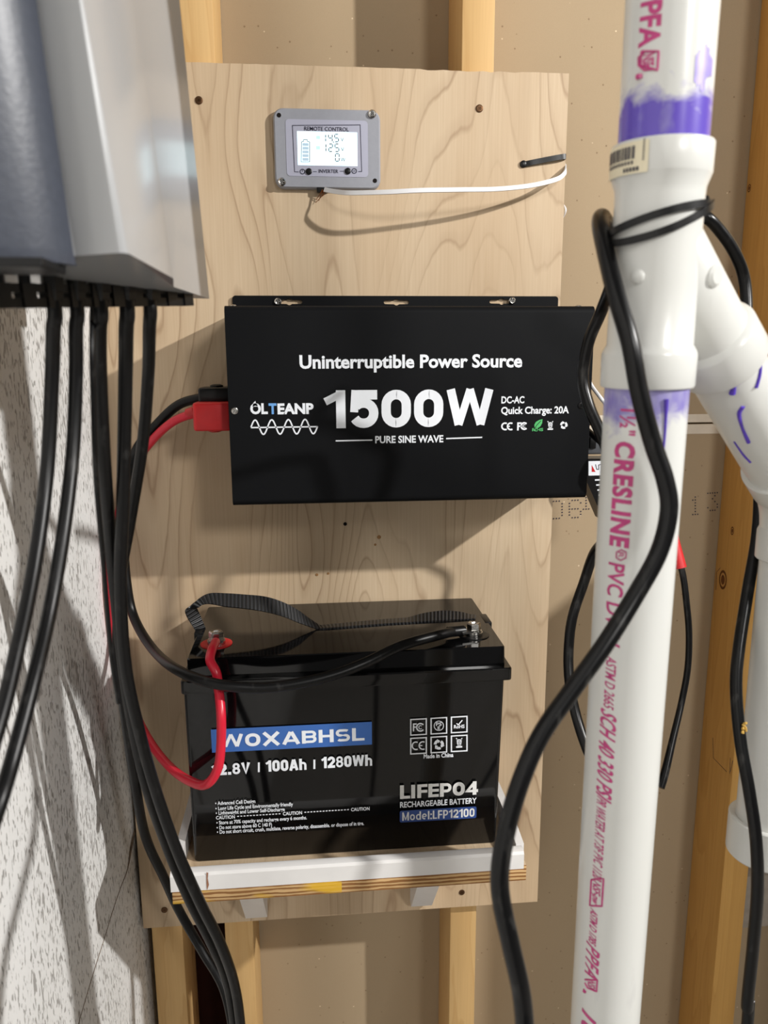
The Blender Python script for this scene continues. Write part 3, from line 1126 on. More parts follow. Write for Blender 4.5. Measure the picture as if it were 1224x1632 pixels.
def plate_with_holes(name, outer, holes, y0, y1, mat, parent):
    c = bpy.data.curves.new('p', 'CURVE')
    c.dimensions, c.fill_mode, c.extrude = '2D', 'BOTH', abs(y1 - y0) / 2
    for loop in [outer] + holes:
        s = c.splines.new('POLY')
        s.points.add(len(loop) - 1)
        for p, (x, z) in zip(s.points, loop):
            p.co = (x, z, 0, 1)
        s.use_cyclic_u = True
    o = bpy.data.objects.new('p', c)
    COL.objects.link(o)
    me = bpy.data.meshes.new_from_object(o.evaluated_get(bpy.context.evaluated_depsgraph_get()))
    b_ = B()
    b_.from_mesh(me)
    for v in b_.verts:
        x, z, d = v.co
        v.co = (x, (y0 + y1) / 2 + d, z)
    bpy.data.objects.remove(o)
    bpy.data.curves.remove(c)
    bpy.data.meshes.remove(me)
    return obj(name, b_, mat, parent, smooth=False)


def keyhole(px, py):
    c = atY(px, py, -.0035)
    out = []
    L, h, r = .0125, .0022, .0037
    for a in range(-90, 91, 30):
        out.append((c.x + L + h * math.cos(math.radians(a)), c.z + h * math.sin(math.radians(a))))
    for a in range(40, 141, 20):
        out.append((c.x + r * math.cos(math.radians(a)), c.z + r * math.sin(math.radians(a))))
    for a in range(90, 271, 30):
        out.append((c.x - L + h * math.cos(math.radians(a)), c.z + h * math.sin(math.radians(a))))
    for a in range(220, 321, 20):
        out.append((c.x + r * math.cos(math.radians(a)), c.z + r * math.sin(math.radians(a))))
    return out


outl = [(FX0, IZ1 - .03), (FX1, IZ1 - .03), (FX1, FZ1 - .003), (FX1 - .001, FZ1 - .001), (FX1 - .003, FZ1), (FX0 + .003, FZ1), (FX0 + .001, FZ1 - .001), (FX0, FZ1 - .003)]
flange = plate_with_holes('mounting_flange', outl, [keyhole(461, 481), keyhole(632, 481.5), keyhole(800, 480.5)], -.0004, -.0034, BLACKMET, root)
for x, y in ((443, 481), (816, 479.5)):
    screw('screw', atY(x, y, -.0035), .0042, STEEL, root, .0025)
for x, y in ((374, 654.5), (926.5, 646)):
    screw('case_screw', atY(x, y, YI), .0036, STEEL if x < 500 else BLACKPL, root, .0012)
for x in (372, 922):
    bm = B()
    p = atY(x, 487, -.10)
    lathe(bm, Vector((p.x, -.10, IZ1)), Vector((0, 0, 1)), [(0, .003), (.0012, .003), (.002, .0018)], 14)
    obj('top_screw', bm, STEEL, root)
pr = Print(YI - .0002)
pr.text('Uninterruptible Power Source', 477.5, 587, 832, 584.5, 20, 0, .03)
pr.heavy('1500W', 519, 683, 785, 679, 60, 0, .25, .085, 1, 1.28)
pr.text('PURE SINE WAVE', 598, 706, 706.5, 704.6, 10.8, 0, .028)
pr.stroke([(535, 702.6), (593.5, 701.4)], 2.0, 0)
pr.stroke([(711, 699), (768.5, 697)], 2.0, 0)
for t, x0, x1, mi in (('OL', 399, 427, 0), ('T', 428.5, 441, 1), ('EANP', 442.5, 500, 0)):
    pr.text(t, x0, 659.5, x1, 658.6, 15.5, mi, .045)
pr.poly([(402.5, 648), (403.5, 642.5), (407, 639), (408, 643), (410.5, 645), (410, 648)], 0)
pts = []
for k in range(81):
    t = k / 80
    pts.append((400 + 106 * t, 681 - 1.4 * t - 11.5 * math.sin(2 * math.pi * 4 * t)))
pr.stroke(pts, 2.3, 0)
pr.stroke([(400, 681.5), (506, 680)], 2.2, 0)
pr.text('DC-AC', 799, 643, 835.5, 642, 10.6, 0, .026)
pr.text('Quick Charge: 20A', 798.5, 660.5, 906.5, 657.5, 10.8, 0, .026)
pr.arc(805, 679.5, 5.2, 60, 300, 2.4, 0)
pr.arc(814, 679.5, 5.2, 60, 300, 2.4, 0)
pr.stroke([(809.5, 679.5), (812.5, 679.5)], 2, 0)
pr.text('F', 824, 685.5, 831, 685.5, 12, 0, .03)
pr.arc(835.5, 679, 5, 45, 315, 2.6, 0)
pr.arc(835.5, 679, 2.0, 45, 315, 1.0, 0)
pr.poly([(852, 682), (851.5, 677), (854, 672.5), (859, 669.5), (864.5, 668), (864, 674), (861.5, 679), (857.5, 682)], 2)
pr.stroke([(850.5, 684.5), (856, 677), (862, 670.5)], .9, 3, 2)
pr.text('R HS', 848, 687.2, 865.5, 686.6, 4.4, 2, .03)
pr.arc(854.4, 685, 1.9, 0, 360, 1.0, 2)
bin_icon(pr, 877, 678, 13.5)
recycle(pr, 898.5, 677.5, 6)
pr.done('lettering', [WHITEINK, SKYINK, GREENINK, BLACKPL], root)
# DC terminals on the left side, outlets on the right
for y, m, nm in ((630, BLACKPL, 'negative_terminal'), (662, REDB, 'positive_terminal')):
    p = atY(362, y, -.065)
    bm = B()
    lathe(bm, Vector((IX0, -.065 if m is BLACKPL else -.075, p.z)), Vector((-1, 0, 0)), [(0, .008), (.004, .008), (.004, .005), (.014, .005)], 16)
    obj(nm, bm, m, root)
bm = B()
c = atY(936, 748, -.07)
box(bm, IX1 - .001, IX1 + .006, -.09, -.05, c.z - .012, c.z + .012, .001)
obj('outlet', bm, BLACKPL, root)

# ================================================================== BATTERY SHELF
root = thing('battery_shelf', 'narrow plywood shelf with white lip and brackets holding the battery', 'shelf', (0.03, -.1, .866))
SX0, SX1 = -.149, .212
bm = B()
box(bm, SX0, SX1, -.215, -.0006, .866, .8835, .0006)
obj('shelf_board', bm, [EDGE], root)
bm = B()
box(bm, SX0 + .0005, SX1 - .0005, -.2145, -.0008, .8835, .8845)
obj('shelf_top', bm, PLY, root, smooth=False)
bm = B()
prof = [(-.2152, .8800), (-.2152, .8965), (-.2135, .8992), (-.208, .9005), (-.2045, .8995), (-.2035, .8970), (-.2035, .8846), (-.2130, .8846), (-.2130, .8800)]
loft(bm, [[Vector((x, y, z)) for y, z in prof] for x in (SX0 - .001, SX1 - .003)])
obj('front_lip', bm, WHITEPAINT, root, angle=30, label='white painted lip along the front')
for x in (SX0 - .001, SX1 - .0085):
    bm = B()
    pf = [(-.203, .8846), (-.203, .9005), (-.160, .9065), (-.0012, .9065), (-.0012, .8846)]
    loft(bm, [[Vector((xx, y, z)) for y, z in pf] for xx in (x, x + .0085)])
    obj('side_lip', bm, WHITEPAINT, root, smooth=False)
for x0, x1 in ((-.1005, -.0725), (.118, .146)):
    bm = B()
    pf = [(-.0006, .8655), (-.16, .8655), (-.16, .858), (-.0006, .700)]
    pf = [(-.0006, .8655), (-.150, .8655), (-.150, .858), (-.012, .682), (-.0006, .682)]
    loft(bm, [[Vector((xx, y, z)) for y, z in pf] for xx in (x0, x1)])
    obj('bracket', bm, WHITEPAINT, root, smooth=False)
bm = B()
a = atY(330, 1405, -.2155)
pr = Print(-.2155)
pr.poly([(329, 1390), (332, 1391), (331, 1400), (333, 1410), (330, 1419), (329, 1408)], 0)
pr.done('paint_scuff', [plain('brown_scuff', (150, 105, 80), .7)], root)

# ================================================================== BATTERY
YB = -0.178
root = thing('lithium_battery', 'glossy black battery block with blue name banner standing on the shelf', 'battery', (.033, -.092, .8847))
bm = B()


def brect(x0, x1, y0, y1, z, r=.004):
    V = []
    for cx, cy, a0 in ((x1 - r, y1 - r, 0), (x0 + r, y1 - r, 90), (x0 + r, y0 + r, 180), (x1 - r, y0 + r, 270)):
        V += [Vector((cx + r * math.cos(math.radians(a0 + k * 22.5)), cy + r * math.sin(math.radians(a0 + k * 22.5)), z)) for k in range(5)]
    return V


loft(bm, [brect(-.1315, .188, YB + .0022, -.006, .8850), brect(-.1325, .189, YB + .0014, -.005, .8865), brect(-.1332, .1935, YB + .0012, -.0045, 1.0745)])
obj('case', bm, BLACKGLOSS, root, angle=30)
bm = B()
loft(bm, [brect(-.1352, .2005, YB - .0006, -.0022, 1.0735), brect(-.1355, .2008, YB - .0009, -.002, 1.0745), brect(-.1355, .2008, YB - .0009, -.002, 1.0855), brect(-.1345, .1998, YB, -.003, 1.0870)])
LZ = 1.1075
loft(bm, [brect(-.1295, .1950, -.1715, -.0045, 1.0868, .003), brect(-.1290, .1945, -.171, -.005, LZ - .001, .003), brect(-.1282, .1937, -.170, -.0058, LZ, .003)])
lid = obj('lid', bm, BLACKGLOSS, root, angle=30)
# handle sockets in the lid's ends
for sx in (-1, 1):
    bm = B()
    x = -.1285 if sx < 0 else .1940
    box(bm, x - .004, x + .004, -.098, -.068, 1.088, LZ + .0006, .001)
    obj('handle_socket', bm, BLACKPL, lid)
tL, tR = atZ(345, 1026, LZ), atZ(755, 1012, LZ)
for p, ringm, nm in ((tL, REDB, 'positive_terminal'), (tR, BLACKPL, 'negative_terminal')):
    bm = B()
    lathe(bm, p, Vector((0, 0, 1)), [(-.002, .0165), (.0008, .0165), (.0012, .0145), (.0005, .0105), (.0005, .004)], 36)
    t = obj(nm, bm, ringm, root)
    bm = B()
    lathe(bm, p, Vector((0, 0, 1)), [(.0006, .0095), (.004, .0095), (.0041, .0085), (.0058, .0085)], 28)
    lathe(bm, p, Vector((0, 0, 1)), [(.0056, .0076), (.0128, .0076), (.0142, .0066), (.0138, .0038), (.0122, .003)], 6)
    obj('bolt', bm, STEEL, t, smooth=False)
pr = Print(YB - .0001)
# banner and lettering (front face of the case)
a, b = pr.P(336, 1163), pr.P(592.5, 1150)
c, d = pr.P(338, 1200), pr.P(592, 1186)
pr.rectw((a[0] + c[0]) / 2, b[0], (c[1] + d[1]) / 2, (a[1] + b[1]) / 2, 1, 1)
pr.heavy('WOXABHSL', 349, 1191.5, 581, 1180, 20.5, 0, .24, .11, 2, 1.5)
pr.heavy('12.8V', 338.5, 1236.5, 399, 1232, 18, 0, .25, .09)
pr.stroke([(412.5, 1215), (412.5, 1230.5)], 3, 0)
pr.heavy('100Ah', 424.5, 1230, 489, 1226.5, 18, 0, .23, .08)
pr.stroke([(501, 1210.5), (501, 1225.5)], 3, 0)
pr.heavy('1280Wh', 513, 1224.5, 593.5, 1220, 18, 0, .23, .08)
for t, x0, y0, x1, y1 in (('• Advanced Cell Design', 343, 1283, 407, 1279.6), ('• Long Life Cycle and Environmentally friendly', 343.5, 1291, 467, 1284.5),
                          ('• Lightweight and Lower Self-Discharge', 344, 1298.5, 454, 1292.5),
                          ('• Store at 70% capacity and recharge every 6 months.', 345, 1314, 489, 1305.5), ('• Do not store above 60 C 140 F)', 345.5, 1321.5, 433.5, 1317),
                          ('• Do not short circuit, crush, multilate, reverse polarity, disassemble. or dispose of in tire.', 346, 1329, 580, 1314.5)):
    pr.text(t, x0, y0, x1, y1, 5.6, 0, .018)
for x0, x1 in ((344.5, 374.5), (451, 481.5), (559.5, 589)):
    pr.text('CAUTION', x0, 1306 - (x0 - 344) * .061, x1, 1306 - (x1 - 344) * .061, 5.2, 0, .02, 1, 1.05)
for x0, x1, n in ((377, 448, 14), (484, 557, 15)):
    for k in range(n):
        x = x0 + (x1 - x0) * (k + .2) / n
        y = 1303 - (x - 344) * .061
        pr.rect(x, y - .7, x + 3, y + .7, 0)
for r in range(2):
    for c in range(3):
        x, y = 667 + 32.4 * c, 1158.5 + 30 * r - 1.9 * c
        q = 12.4
        pr.stroke([(x - q, y - q + .7), (x + q, y - q - .7), (x + q, y + q - .7), (x - q, y + q + .7)], 2.0, 0, 1, True)
        k = (r, c)
        if k == (0, 0):
            pr.text('F', x - 9, y + 6.5, x - 3, y + 6.5, 12, 0, .02)
            pr.arc(x + 3, y + .5, 6, 40, 320, 2.2, 0)
            pr.arc(x + 3, y + .5, 2.6, 40, 320, 1.2, 0)
        elif k == (0, 1):
            pr.arc(x, y, 7.5, 0, 360, 1.2, 0)
            pr.text('PS', x - 4.5, y + .2, x + 4.5, y - .2, 5.4, 0, .02)
            pr.text('E', x - 2, y + 5.8, x + 2, y + 5.6, 4.8, 0, .02)
        elif k == (0, 2):
            pr.stroke([(x - 4, y - 2), (x - 1.5, y + .5), (x + 5, y - 7)], 1.8, 0)
            pr.text('RoHS', x - 8.5, y + 6, x + 8.5, y + 5.4, 5.2, 0, .03)
        elif k == (1, 0):
            pr.arc(x - 4, y, 6, 65, 295, 2.0, 0)
            pr.arc(x + 7, y - .4, 6, 65, 295, 2.0, 0)
            pr.stroke([(x + 1.5, y - .2), (x + 6, y - .4)], 1.8, 0)
        elif k == (1, 1):
            recycle(pr, x, y, 8.2)
        else:
            bin_icon(pr, x, y - 1, 15)
pr.text('Made in China', 675, 1208.6, 722.5, 1206.2, 6.6, 0, .03)
pr.heavy('LIFEPO4', 637.5, 1273.5, 761, 1266, 21.5, 2, .26, .07, 1, 1.3)
pr.text('RECHARGEABLE BATTERY', 637.5, 1287, 759.5, 1280, 8.6, 0, .022)
a, b = pr.P(637, 1292.5), pr.P(759.5, 1285)
c = pr.P(637, 1311)
d = pr.P(759, 1303.5)
pr.rectw(a[0], b[0], (c[1] + d[1]) / 2, (a[1] + b[1]) / 2, 3, 1, .002)
pr.heavy('Model:LFP12100', 641, 1308, 756, 1301, 13.4, 2, .19, .11, 2)
pr.done('lettering', [WHITEINK, BLUEINK, SILVERINK, NAVYINK], root)
# webbing carry strap: two edges traced in space
top_px = [(314, 1010), (296, 977), (304, 966), (319, 953), (335, 946), (360, 946), (390, 948), (422, 951), (449, 959), (474, 972), (493, 986), (520, 1001), (560, 1002), (600, 998), (624, 992), (653, 984), (675, 978), (703, 974), (728, 975), (747, 979), (762, 985), (775, 992)]
bot_px = [(330, 1006), (312, 966), (315, 968), (326, 963), (339, 963), (360, 967), (390, 970), (422, 975), (452, 983), (477, 993), (500, 1001), (523, 1008), (560, 1007), (600, 1006), (624, 1003), (653, 999), (675, 995), (703, 990), (728, 988), (747, 988), (760, 990), (772, 996)]
yT = [-.083, -.090, -.088, -.080, -.078, -.078, -.080, -.084, -.088, -.090, -.090, -.088, -.083, -.078, -.076, -.074, -.073, -.072, -.072, -.072, -.072, -.073]
yB = [-.083, -.074, -.080, -.086, -.090, -.092, -.094, -.096, -.098, -.099, -.099, -.099, -.096, -.093, -.091, -.090, -.089, -.088, -.087, -.086, -.085, -.083]
ta = catmull([atY(x, y, Y) for (x, y), Y in zip(top_px, yT)], 6)
tb = catmull([atY(x, y, Y) for (x, y), Y in zip(bot_px, yB)], 6)
zmin = LZ + .0008
bm = B()
uv = bm.loops.layers.uv.new('UVMap')
rows = []
acc = 0
for i, (a, b) in enumerate(zip(ta, tb)):
    a, b = a.copy(), b.copy()
    if 8 < i < len(ta) - 8:
        a.z, b.z = max(a.z, zmin), max(b.z, zmin)
    if i:
        acc += ((a + b) / 2 - pm).length
    pm = (a + b) / 2
    rows.append((acc, a, b))
prev = None
for i, (u, a, b) in enumerate(rows):
    na, nb = rows[min(i + 1, len(rows) - 1)], rows[max(i - 1, 0)]
    T = ((na[1] + na[2]) - (nb[1] + nb[2])).normalized()
    nn = T.cross((b - a).normalized()) * .0008
    cur = [bm.verts.new(p) for p in (a + nn, b + nn, b - nn, a - nn)]
    if prev:
        for k in range(4):
            f = bm.faces.new((prev[k], prev[(k + 1) % 4], cur[(k + 1) % 4], cur[k]))
            for lp in f.loops:
                lp[uv].uv = (u if lp.vert in cur else pu, 0 if lp.vert in (cur[0], cur[3], prev[0], prev[3]) else 1)
    prev, pu = cur, u
obj('carry_strap', bm, WEB, root, angle=60)

# battery cables
def safe(x, y, Y, r=.0078):
    p = atY(x, y, Y)
    return p if p.x > WALLX + r else atX(x, y, WALLX + r)


root = thing('battery_cable', 'red battery cable looping from the battery\'s left terminal up to the inverter', 'cable', tL)
bm = B()
P = [tL + Vector((.0010, -.0125, .0068)), tL + Vector((.0006, -.024, .0072)), tL + Vector((-.0002, -.0380, .0065)), tL + Vector((-.0004, -.049, .0010)), atY(344.5, 1072, -.187), atY(348, 1095, -.189), atY(352.5, 1140, -.203), atY(352, 1190, -.207), atY(347, 1225, -.210), atY(332, 1248, -.208),
     atY(312, 1249, -.195), atY(277, 1228, -.165), atY(243, 1188, -.12), safe(215, 1135, -.07), safe(195, 1075, -.035), safe(180, 1000, -.012), safe(174, 930, -.010), safe(176, 875, -.010), safe(190, 815, -.010), safe(212, 747, -.016), atY(240, 705, -.038), atY(276, 672, -.060), atY(318, 656, -.072)]
tube(bm, P, .0047, 16, 8)
cab = obj('jacket', bm, REDC, root)
bm = B()
lathe(bm, safe(180, 854, -.010) + Vector((0, 0, -.004)), Vector((.22, 0, 1)), [(0, .0058), (.008, .0058)], 16)
obj('grey_band', bm, plain('grey_band', (120, 118, 118), .5), root)
bm = B()
strap(bm, [tL + Vector((.001, -.012, .0062)), tL + Vector((0, .006, .0062))], Vector((1, 0, 0)), .0075, .0012)
obj('ring_lug', bm, STEEL, root)
bm = B()
a, b = atY(311, 640, -.075), atY(364, 684, -.075)
box(bm, a.x, IX0 - .0002, -.098, -.054, b.z, a.z, .003, 3)
lathe(bm, Vector(((a.x + IX0) / 2, -.076, b.z)), Vector((0, 0, -1)), [(-.002, .007), (.0018, .007), (.003, .004)], 16)
tube(bm, [atY(300, 660, -.066), atY(312, 656, -.070)], .0062, 12, 2)
obj('terminal_boot', bm, REDB, root)

root = thing('battery_cable', 'black battery cable sagging across the battery\'s front from its right terminal', 'cable', tR)
bm = B()
P = [tR + Vector((-.010, -.002, .0066)), tR + Vector((-.022, -.006, .0070)), atY(700, 1012, -.154), atY(640, 1029, -.176), atY(583, 1056, -.192), atY(530, 1076, -.200), atY(470, 1090, -.205), atY(410, 1096, -.206), atY(345, 1090, -.204), atY(285, 1069, -.176), atY(244, 1035, -.10), atY(214, 985, -.05), safe(202, 930, -.040),
     safe(197, 855, -.034), safe(201, 775, -.032), atY(217, 718, -.032), atY(247, 680, -.036), atY(285, 645, -.046), atY(330, 632, -.056)]
tube(bm, P, [.0042, .0050, .0053] + [.0053] * 16, 16, 8)
obj('jacket', bm, CABLE, root)
bm = B()
tube(bm, [tR + Vector((-.030, -.0078, .0073)), tR + Vector((-.020, -.0055, .0071)), tR + Vector((-.012, -.003, .0068))], .0057, 14, 4)
obj('heat_shrink', bm, BLACKPL, root)
bm = B()
strap(bm, [tR + Vector((-.016, -.004, .0062)), tR + Vector((.004, .001, .0062))], Vector((0, 1, 0)), .0072, .0012)
obj('ring_lug', bm, STEEL, root)
bm = B()
a, b = atY(318, 617, -.062), atY(364, 644, -.062)
box(bm, a.x, IX0 - .0002, -.078, -.040, b.z + .001, a.z, .003, 3)
lathe(bm, Vector(((a.x + IX0) / 2, -.060, a.z)), Vector((0, 0, 1)), [(-.002, .007), (.0018, .007), (.003, .004)], 16)
obj('terminal_boot', bm, BLACKPL, root)

# ================================================================== PVC DRAIN PIPE
PA, PB = Vector((.1895, -.479, .60)), Vector((.1808, -.5078, 1.62))
KP = 1.085
PA, PB = CAM + (Vector((.1895, -.479, .90)) - CAM) * KP, CAM + (PB - CAM) * KP
PA = PB + (PA - PB) * (PB.z / (PB.z - PA.z))
pw = (PB - PA).normalized()


def ax(z):
    return PA + (PB - PA) * ((z - PA.z) / (PB.z - PA.z))


PR = .02415
e2 = (CAM - ax(1.3))
e2.z = 0
e2 = (e2 - pw * e2.dot(pw)).normalized()          # towards the camera
e1 = e2.cross(pw) * -1                            # to the right as seen from the camera
if e1.dot(CR) < 0:
    e1 = -e1


def zfor(py, th=0.0, r=PR):
    lo, hi = .7, 1.8
    for _ in range(40):
        m = (lo + hi) / 2
        p = ax(m) + (e1 * math.sin(th) + e2 * math.cos(th)) * r
        if proj(p)[1] > py:
            lo = m
        else:
            hi = m
    return lo


root = thing('pvc_drain_pipe', 'white PVC drain pipe with wye fitting and magenta printing, in front of the wall', 'pipe', ax(0.0))
zU0, zU1, zU2 = zfor(214, 0, .0272), zfor(270, 0, .0272), zfor(291, 0, .0248)
zL0, zL1 = zfor(562, 0, .0272), zfor(622, 0, .0272)


def L(z):
    return (z - ax(0).z) / pw.z


bm = B()
lathe(bm, ax(zU0 - .004), pw, [(0, PR), (.9, PR)], 64)
pu = obj('upper_pipe', bm, pvc_mat('white_pvc_upper', [(zU0, zU0 + .026, 1.0)]), root)
bm = B()
lathe(bm, ax(0.0), pw, [(0, PR), ((zL1 + .003) / pw.z, PR)], 64)
plow = obj('lower_pipe', bm, pvc_mat('white_pvc_lower', [(zL1, zL1 - .026, .65)]), root)
# wye
JP = ax(1.465)
bd = Vector((.652, .393, -.647)).normalized()
bm = B()
zz = [(zL1, .0235), (zL1, .0262), (zL1 + .001, .0268), (zL0 - .002, .0270), (zL0, .0264), (zL0 + .0035, .0243), (1.44, .0240), (zU2 - .004, .0243), (zU2, .0246), (zU1, .0268), (zU1 + .001, .0272), (zU0 - .0008, .0274), (zU0, .0270), (zU0, .0243)]
lathe(bm, ax(0), pw, [(z / pw.z, r) for z, r in zz], 56)
wye = obj('wye_fitting', bm, PVCFIT, root)
b2 = B()
lathe(b2, JP, bd, [(-.012, .016), (.0, .0238), (.072, .0243), (.0755, .0246), (.0785, .0280), (.080, .0286), (.1015, .0292), (.1025, .0288), (.1025, .0244)], 56)
br_ = obj('branch', b2, PVCFIT, wye)
# web between body and branch
b3 = B()
wd_ = (bd + Vector((0, 0, 0)))
sd = pw.cross(bd).normalized()
hx = (bd - pw * bd.dot(pw)).normalized()
for s in (-1,):
    ring1 = []
    pts = []
    for k in range(9):
        t = k / 8
        A_ = ax(1.478 - .055 * t)
        Bp = JP + bd * (.020 + .052 * t)
        cth = .0225 - .012 * t
        pts.append([A_ + sd * cth, Bp + sd * cth * .98, Bp - sd * cth * .98, A_ - sd * cth])
    loft(b3, pts)
obj('web', b3, PVCFIT, wye)
b4 = B()
p = ray_cyl(1016, 441, ax(0), pw, .0242)
nrm = (p - ax(p.z)).normalized()
lathe(b4, p - nrm * .001, nrm, [(0, .0042), (.0016, .0040), (.0026, .0030), (.003, .001)], 20)
obj('mould_boss', b4, PVCFIT, wye)
b4 = B()
p = ray_cyl(1139, 440, JP, bd, .0242)
nrm = (p - JP - bd * (p - JP).dot(bd)).normalized()
lathe(b4, p - nrm * .003, nrm, [(0, .0068), (.0035, .0062), (.0050, .0045)], 20)
obj('mould_boss', b4, PVCFIT, wye)
# branch pipe, elbow, right drop
JE_t = (.3715 - JP.x) / bd.x
JE = JP + bd * JE_t
bm = B()
lathe(bm, JP + bd * .09, bd, [(0, PR), (JE_t - .115, PR)], 56)
bp = obj('branch_pipe', bm, pvc_mat('white_pvc_branch', []), root)
bm = B()
down = Vector((0.0, 0.0, -1.0))
q = []
for k in range(9):
    t = k / 8
    a_, b_ = JE - bd * .026, JE + down * .026
    q.append((a_ * (1 - t) ** 2 + JE * 2 * t * (1 - t) + b_ * t * t))
tube(bm, q, .0262, 48, 1)
lathe(bm, JE - bd * .048, bd, [(0, .0245), (0, .0268), (.001, .0276), (.022, .0276), (.026, .026)], 48)
lathe(bm, JE + down * .048, -down, [(0, .0245), (0, .0268), (.001, .0276), (.022, .0276), (.026, .026)], 48)
obj('elbow_fitting', bm, PVCFIT, root)
zc0, zc1 = 1.024, .990
bm = B()
base = JE + down * (JE.z - zc1 - .006)
lathe(bm, base, -down, [(0, PR), (JE.z - zc1 - .03, PR)], 56)
pd_ = obj('drop_pipe', bm, pvc_mat('white_pvc_drop', []), root)
bm = B()
lathe(bm, Vector((JE.x, JE.y, zc1)), -down, [(0, .0245), (0, .0285), (.0015, .0297), (zc0 - zc1 - .001, .0297), (zc0 - zc1, .0288), (zc0 - zc1 - .001, .0245)], 56)
obj('coupling', bm, PVCFIT, root)
# purple primer drips and rims
bm = B()


def surf_line(px, A, w, r, rad, bm_=None):
    pts = [ray_cyl(x, y, A, w, r + .0002) for x, y in px]
    tube(bm_ if bm_ else bm, pts, rad, 8, 5)


surf_line([(1178, 566), (1174, 590), (1170, 612), (1167, 627)], JP, bd, PR, [.0012, .0015, .0014, .0022])
surf_line([(1207, 543), (1212, 570), (1211, 595), (1205, 618)], JP, bd, PR, [.0008, .0010, .0011, .0012])
surf_line([(1184, 648), (1178, 660), (1183, 682), (1193, 705)], JP, bd, PR, [.0014, .0014, .0010, .0014])
surf_line([(1170, 704), (1184, 724), (1196, 737)], JP, bd, PR, [.0006, .0008, .0008])
obj('primer_drip', bm, PURPLE, bp)
bm = B()
surf_line([(1062, 636), (1061, 665), (1059, 700), (1055, 738)], ax(0), pw, PR, [.0014, .0009, .0007, .0006])
obj('primer_drip', bm, PURPLE, plow)
bm = B()
surf_line([(1216, 862), (1219, 874), (1224, 884)], Vector((JE.x, JE.y, 0)), Vector((0, 0, 1)), PR, [.0012, .0026, .0014])
obj('primer_drip', bm, PURPLE, pd_)
bm = B()
for k in range(16):
    t0 = math.radians(33 + k * 2.0)
    u = (k + .5) / 16
    ytop = 92 - 22 * math.sin(math.pi * min(1, u * 1.25)) + random.uniform(-4, 4)
    ybot = 128 + 40 * u + random.uniform(-5, 5) if u < .55 else 118 + 30 * (1 - u) + random.uniform(-6, 6)
    za, zb_ = zfor(ytop, t0), zfor(ybot, t0)
    q_ = [ax(z) + (e1 * math.sin(a) + e2 * math.cos(a)) * (PR + .0002) for a, z in ((t0, zb_), (t0 + .036, zb_), (t0 + .036, za), (t0, za))]
    bm.faces.new([bm.verts.new(v) for v in q_])
obj('primer_smear', bm, plain('thin_purple_primer', (152, 138, 206), .35, 0, .5, .2, 150), pu, smooth=False)
# thin rim of primer under the branch hub
bm = B()
lathe(bm, JP + bd * .1023, bd, [(0, PR + .0012), (.0045, PR + .00025)], 48, 0, False)
obj('primer_rim', bm, plain('faded_purple_primer', (140, 122, 200), .35, 0, .5, .3, 120), bp)


# magenta printing wrapped round the pipes
class Wrap:
    def __init__(s, r):
        s.bm, s.r = B(), r

    def pos(s, z, th):
        return ax(z) + (e1 * math.sin(th) + e2 * math.cos(th)) * s.r

    def text(s, t, y0, y1, t0, t1, bold=.02, shear=0.0, space=1.0):
        V, F = text_geo(t, bold, space)
        th0, th1 = math.radians(t0), math.radians(t1)
        b_ = B()
        vs = [b_.verts.new((u, v, 0)) for u, v in V]
        for f in F:
            try:
                b_.faces.new([vs[i] for i in f])
            except ValueError:
                pass
        for k in range(0, 6):
            bmesh.ops.bisect_plane(b_, geom=b_.verts[:] + b_.edges[:] + b_.faces[:], plane_co=(0, k * .2, 0), plane_no=(0, 1, 0))
        thm = (th0 + th1) / 2
        za, zb = zfor(y0, thm), zfor(y1, thm)
        mp = {}
        hcap = s.r * (th1 - th0)
        for v in b_.verts:
            u, w_ = v.co.x, v.co.y
            z = za + (zb - za) * u - shear * w_ * hcap
            mp[v] = s.bm.verts.new(s.pos(z, th0 + (th1 - th0) * w_))
        for f in b_.faces:
            s.bm.faces.new([mp[v] for v in f.verts])
        b_.free()

    def line(s, pts, rad):
        P_ = []
        for (y0, t0), (y1, t1) in zip(pts, pts[1:]):
            P_ += [(y0 + (y1 - y0) * k / 6, t0 + (t1 - t0) * k / 6) for k in range(6)]
        P_.append(pts[-1])
        tube(s.bm, [s.pos(zfor(y, math.radians(t)), math.radians(t)) for y, t in P_], rad, 6, 1)


wr = Wrap(PR + .00022)
wr.text('PPFA', -24, 73, -38, -12, .035, .1)
for ln in ([(82, -34), (82, -12), (112, -12), (104, -34), (82, -34)],):
    wr.line(ln, .0006)
wr.line([(84, -30), (92, -38), (104, -37), (112, -28), (110, -16)], .0006)
wr.text('NSF', 86, 106, -31, -17, .03)
wr.line([(119, -35), (126, -35)], .0020)
wr.done = None
obj('printing', wr.bm, MAGENTA, pu, smooth=False)
wr = Wrap(PR + .00022)
wr.text('1½"', 652, 694, -33, -12, .02)
wr.text('CRESLINE', 704, 872, -38, -11, .045, 0, 1.12)
wr.line([(876, -20), (880, -27), (889, -27), (893, -20), (889, -13), (880, -13), (876, -20)], .0004)
wr.text('R', 880, 889, -24, -16, .01)
wr.text('PVC DWV', 898, 1030, -38, -14, .022)
wr.text('ASTM D 2665', 1046, 1128, -33, -17, .012, .15)
wr.text('SCH 40 330 PSI', 1131, 1269, -37, -12, .022, .35)
wr.text('PR WATER AT 73F PVC 1120', 1271, 1400, -35, -19, .012, .3)
wr.line([(1402, -37), (1400, -16), (1444, -16), (1443, -37), (1402, -37)], .0006)
wr.text('NSF-pw', 1405, 1440, -33, -20, .02, .3)
wr.text('ASTM D 1785', 1449, 1503, -35, -22, .02, .3)
wr.text('PPFA', 1505, 1556, -39, -15, .02, .45, 1.1)
wr.line([(1561, -38), (1562, -16), (1580, -16), (1574, -32), (1566, -38)], .0006)
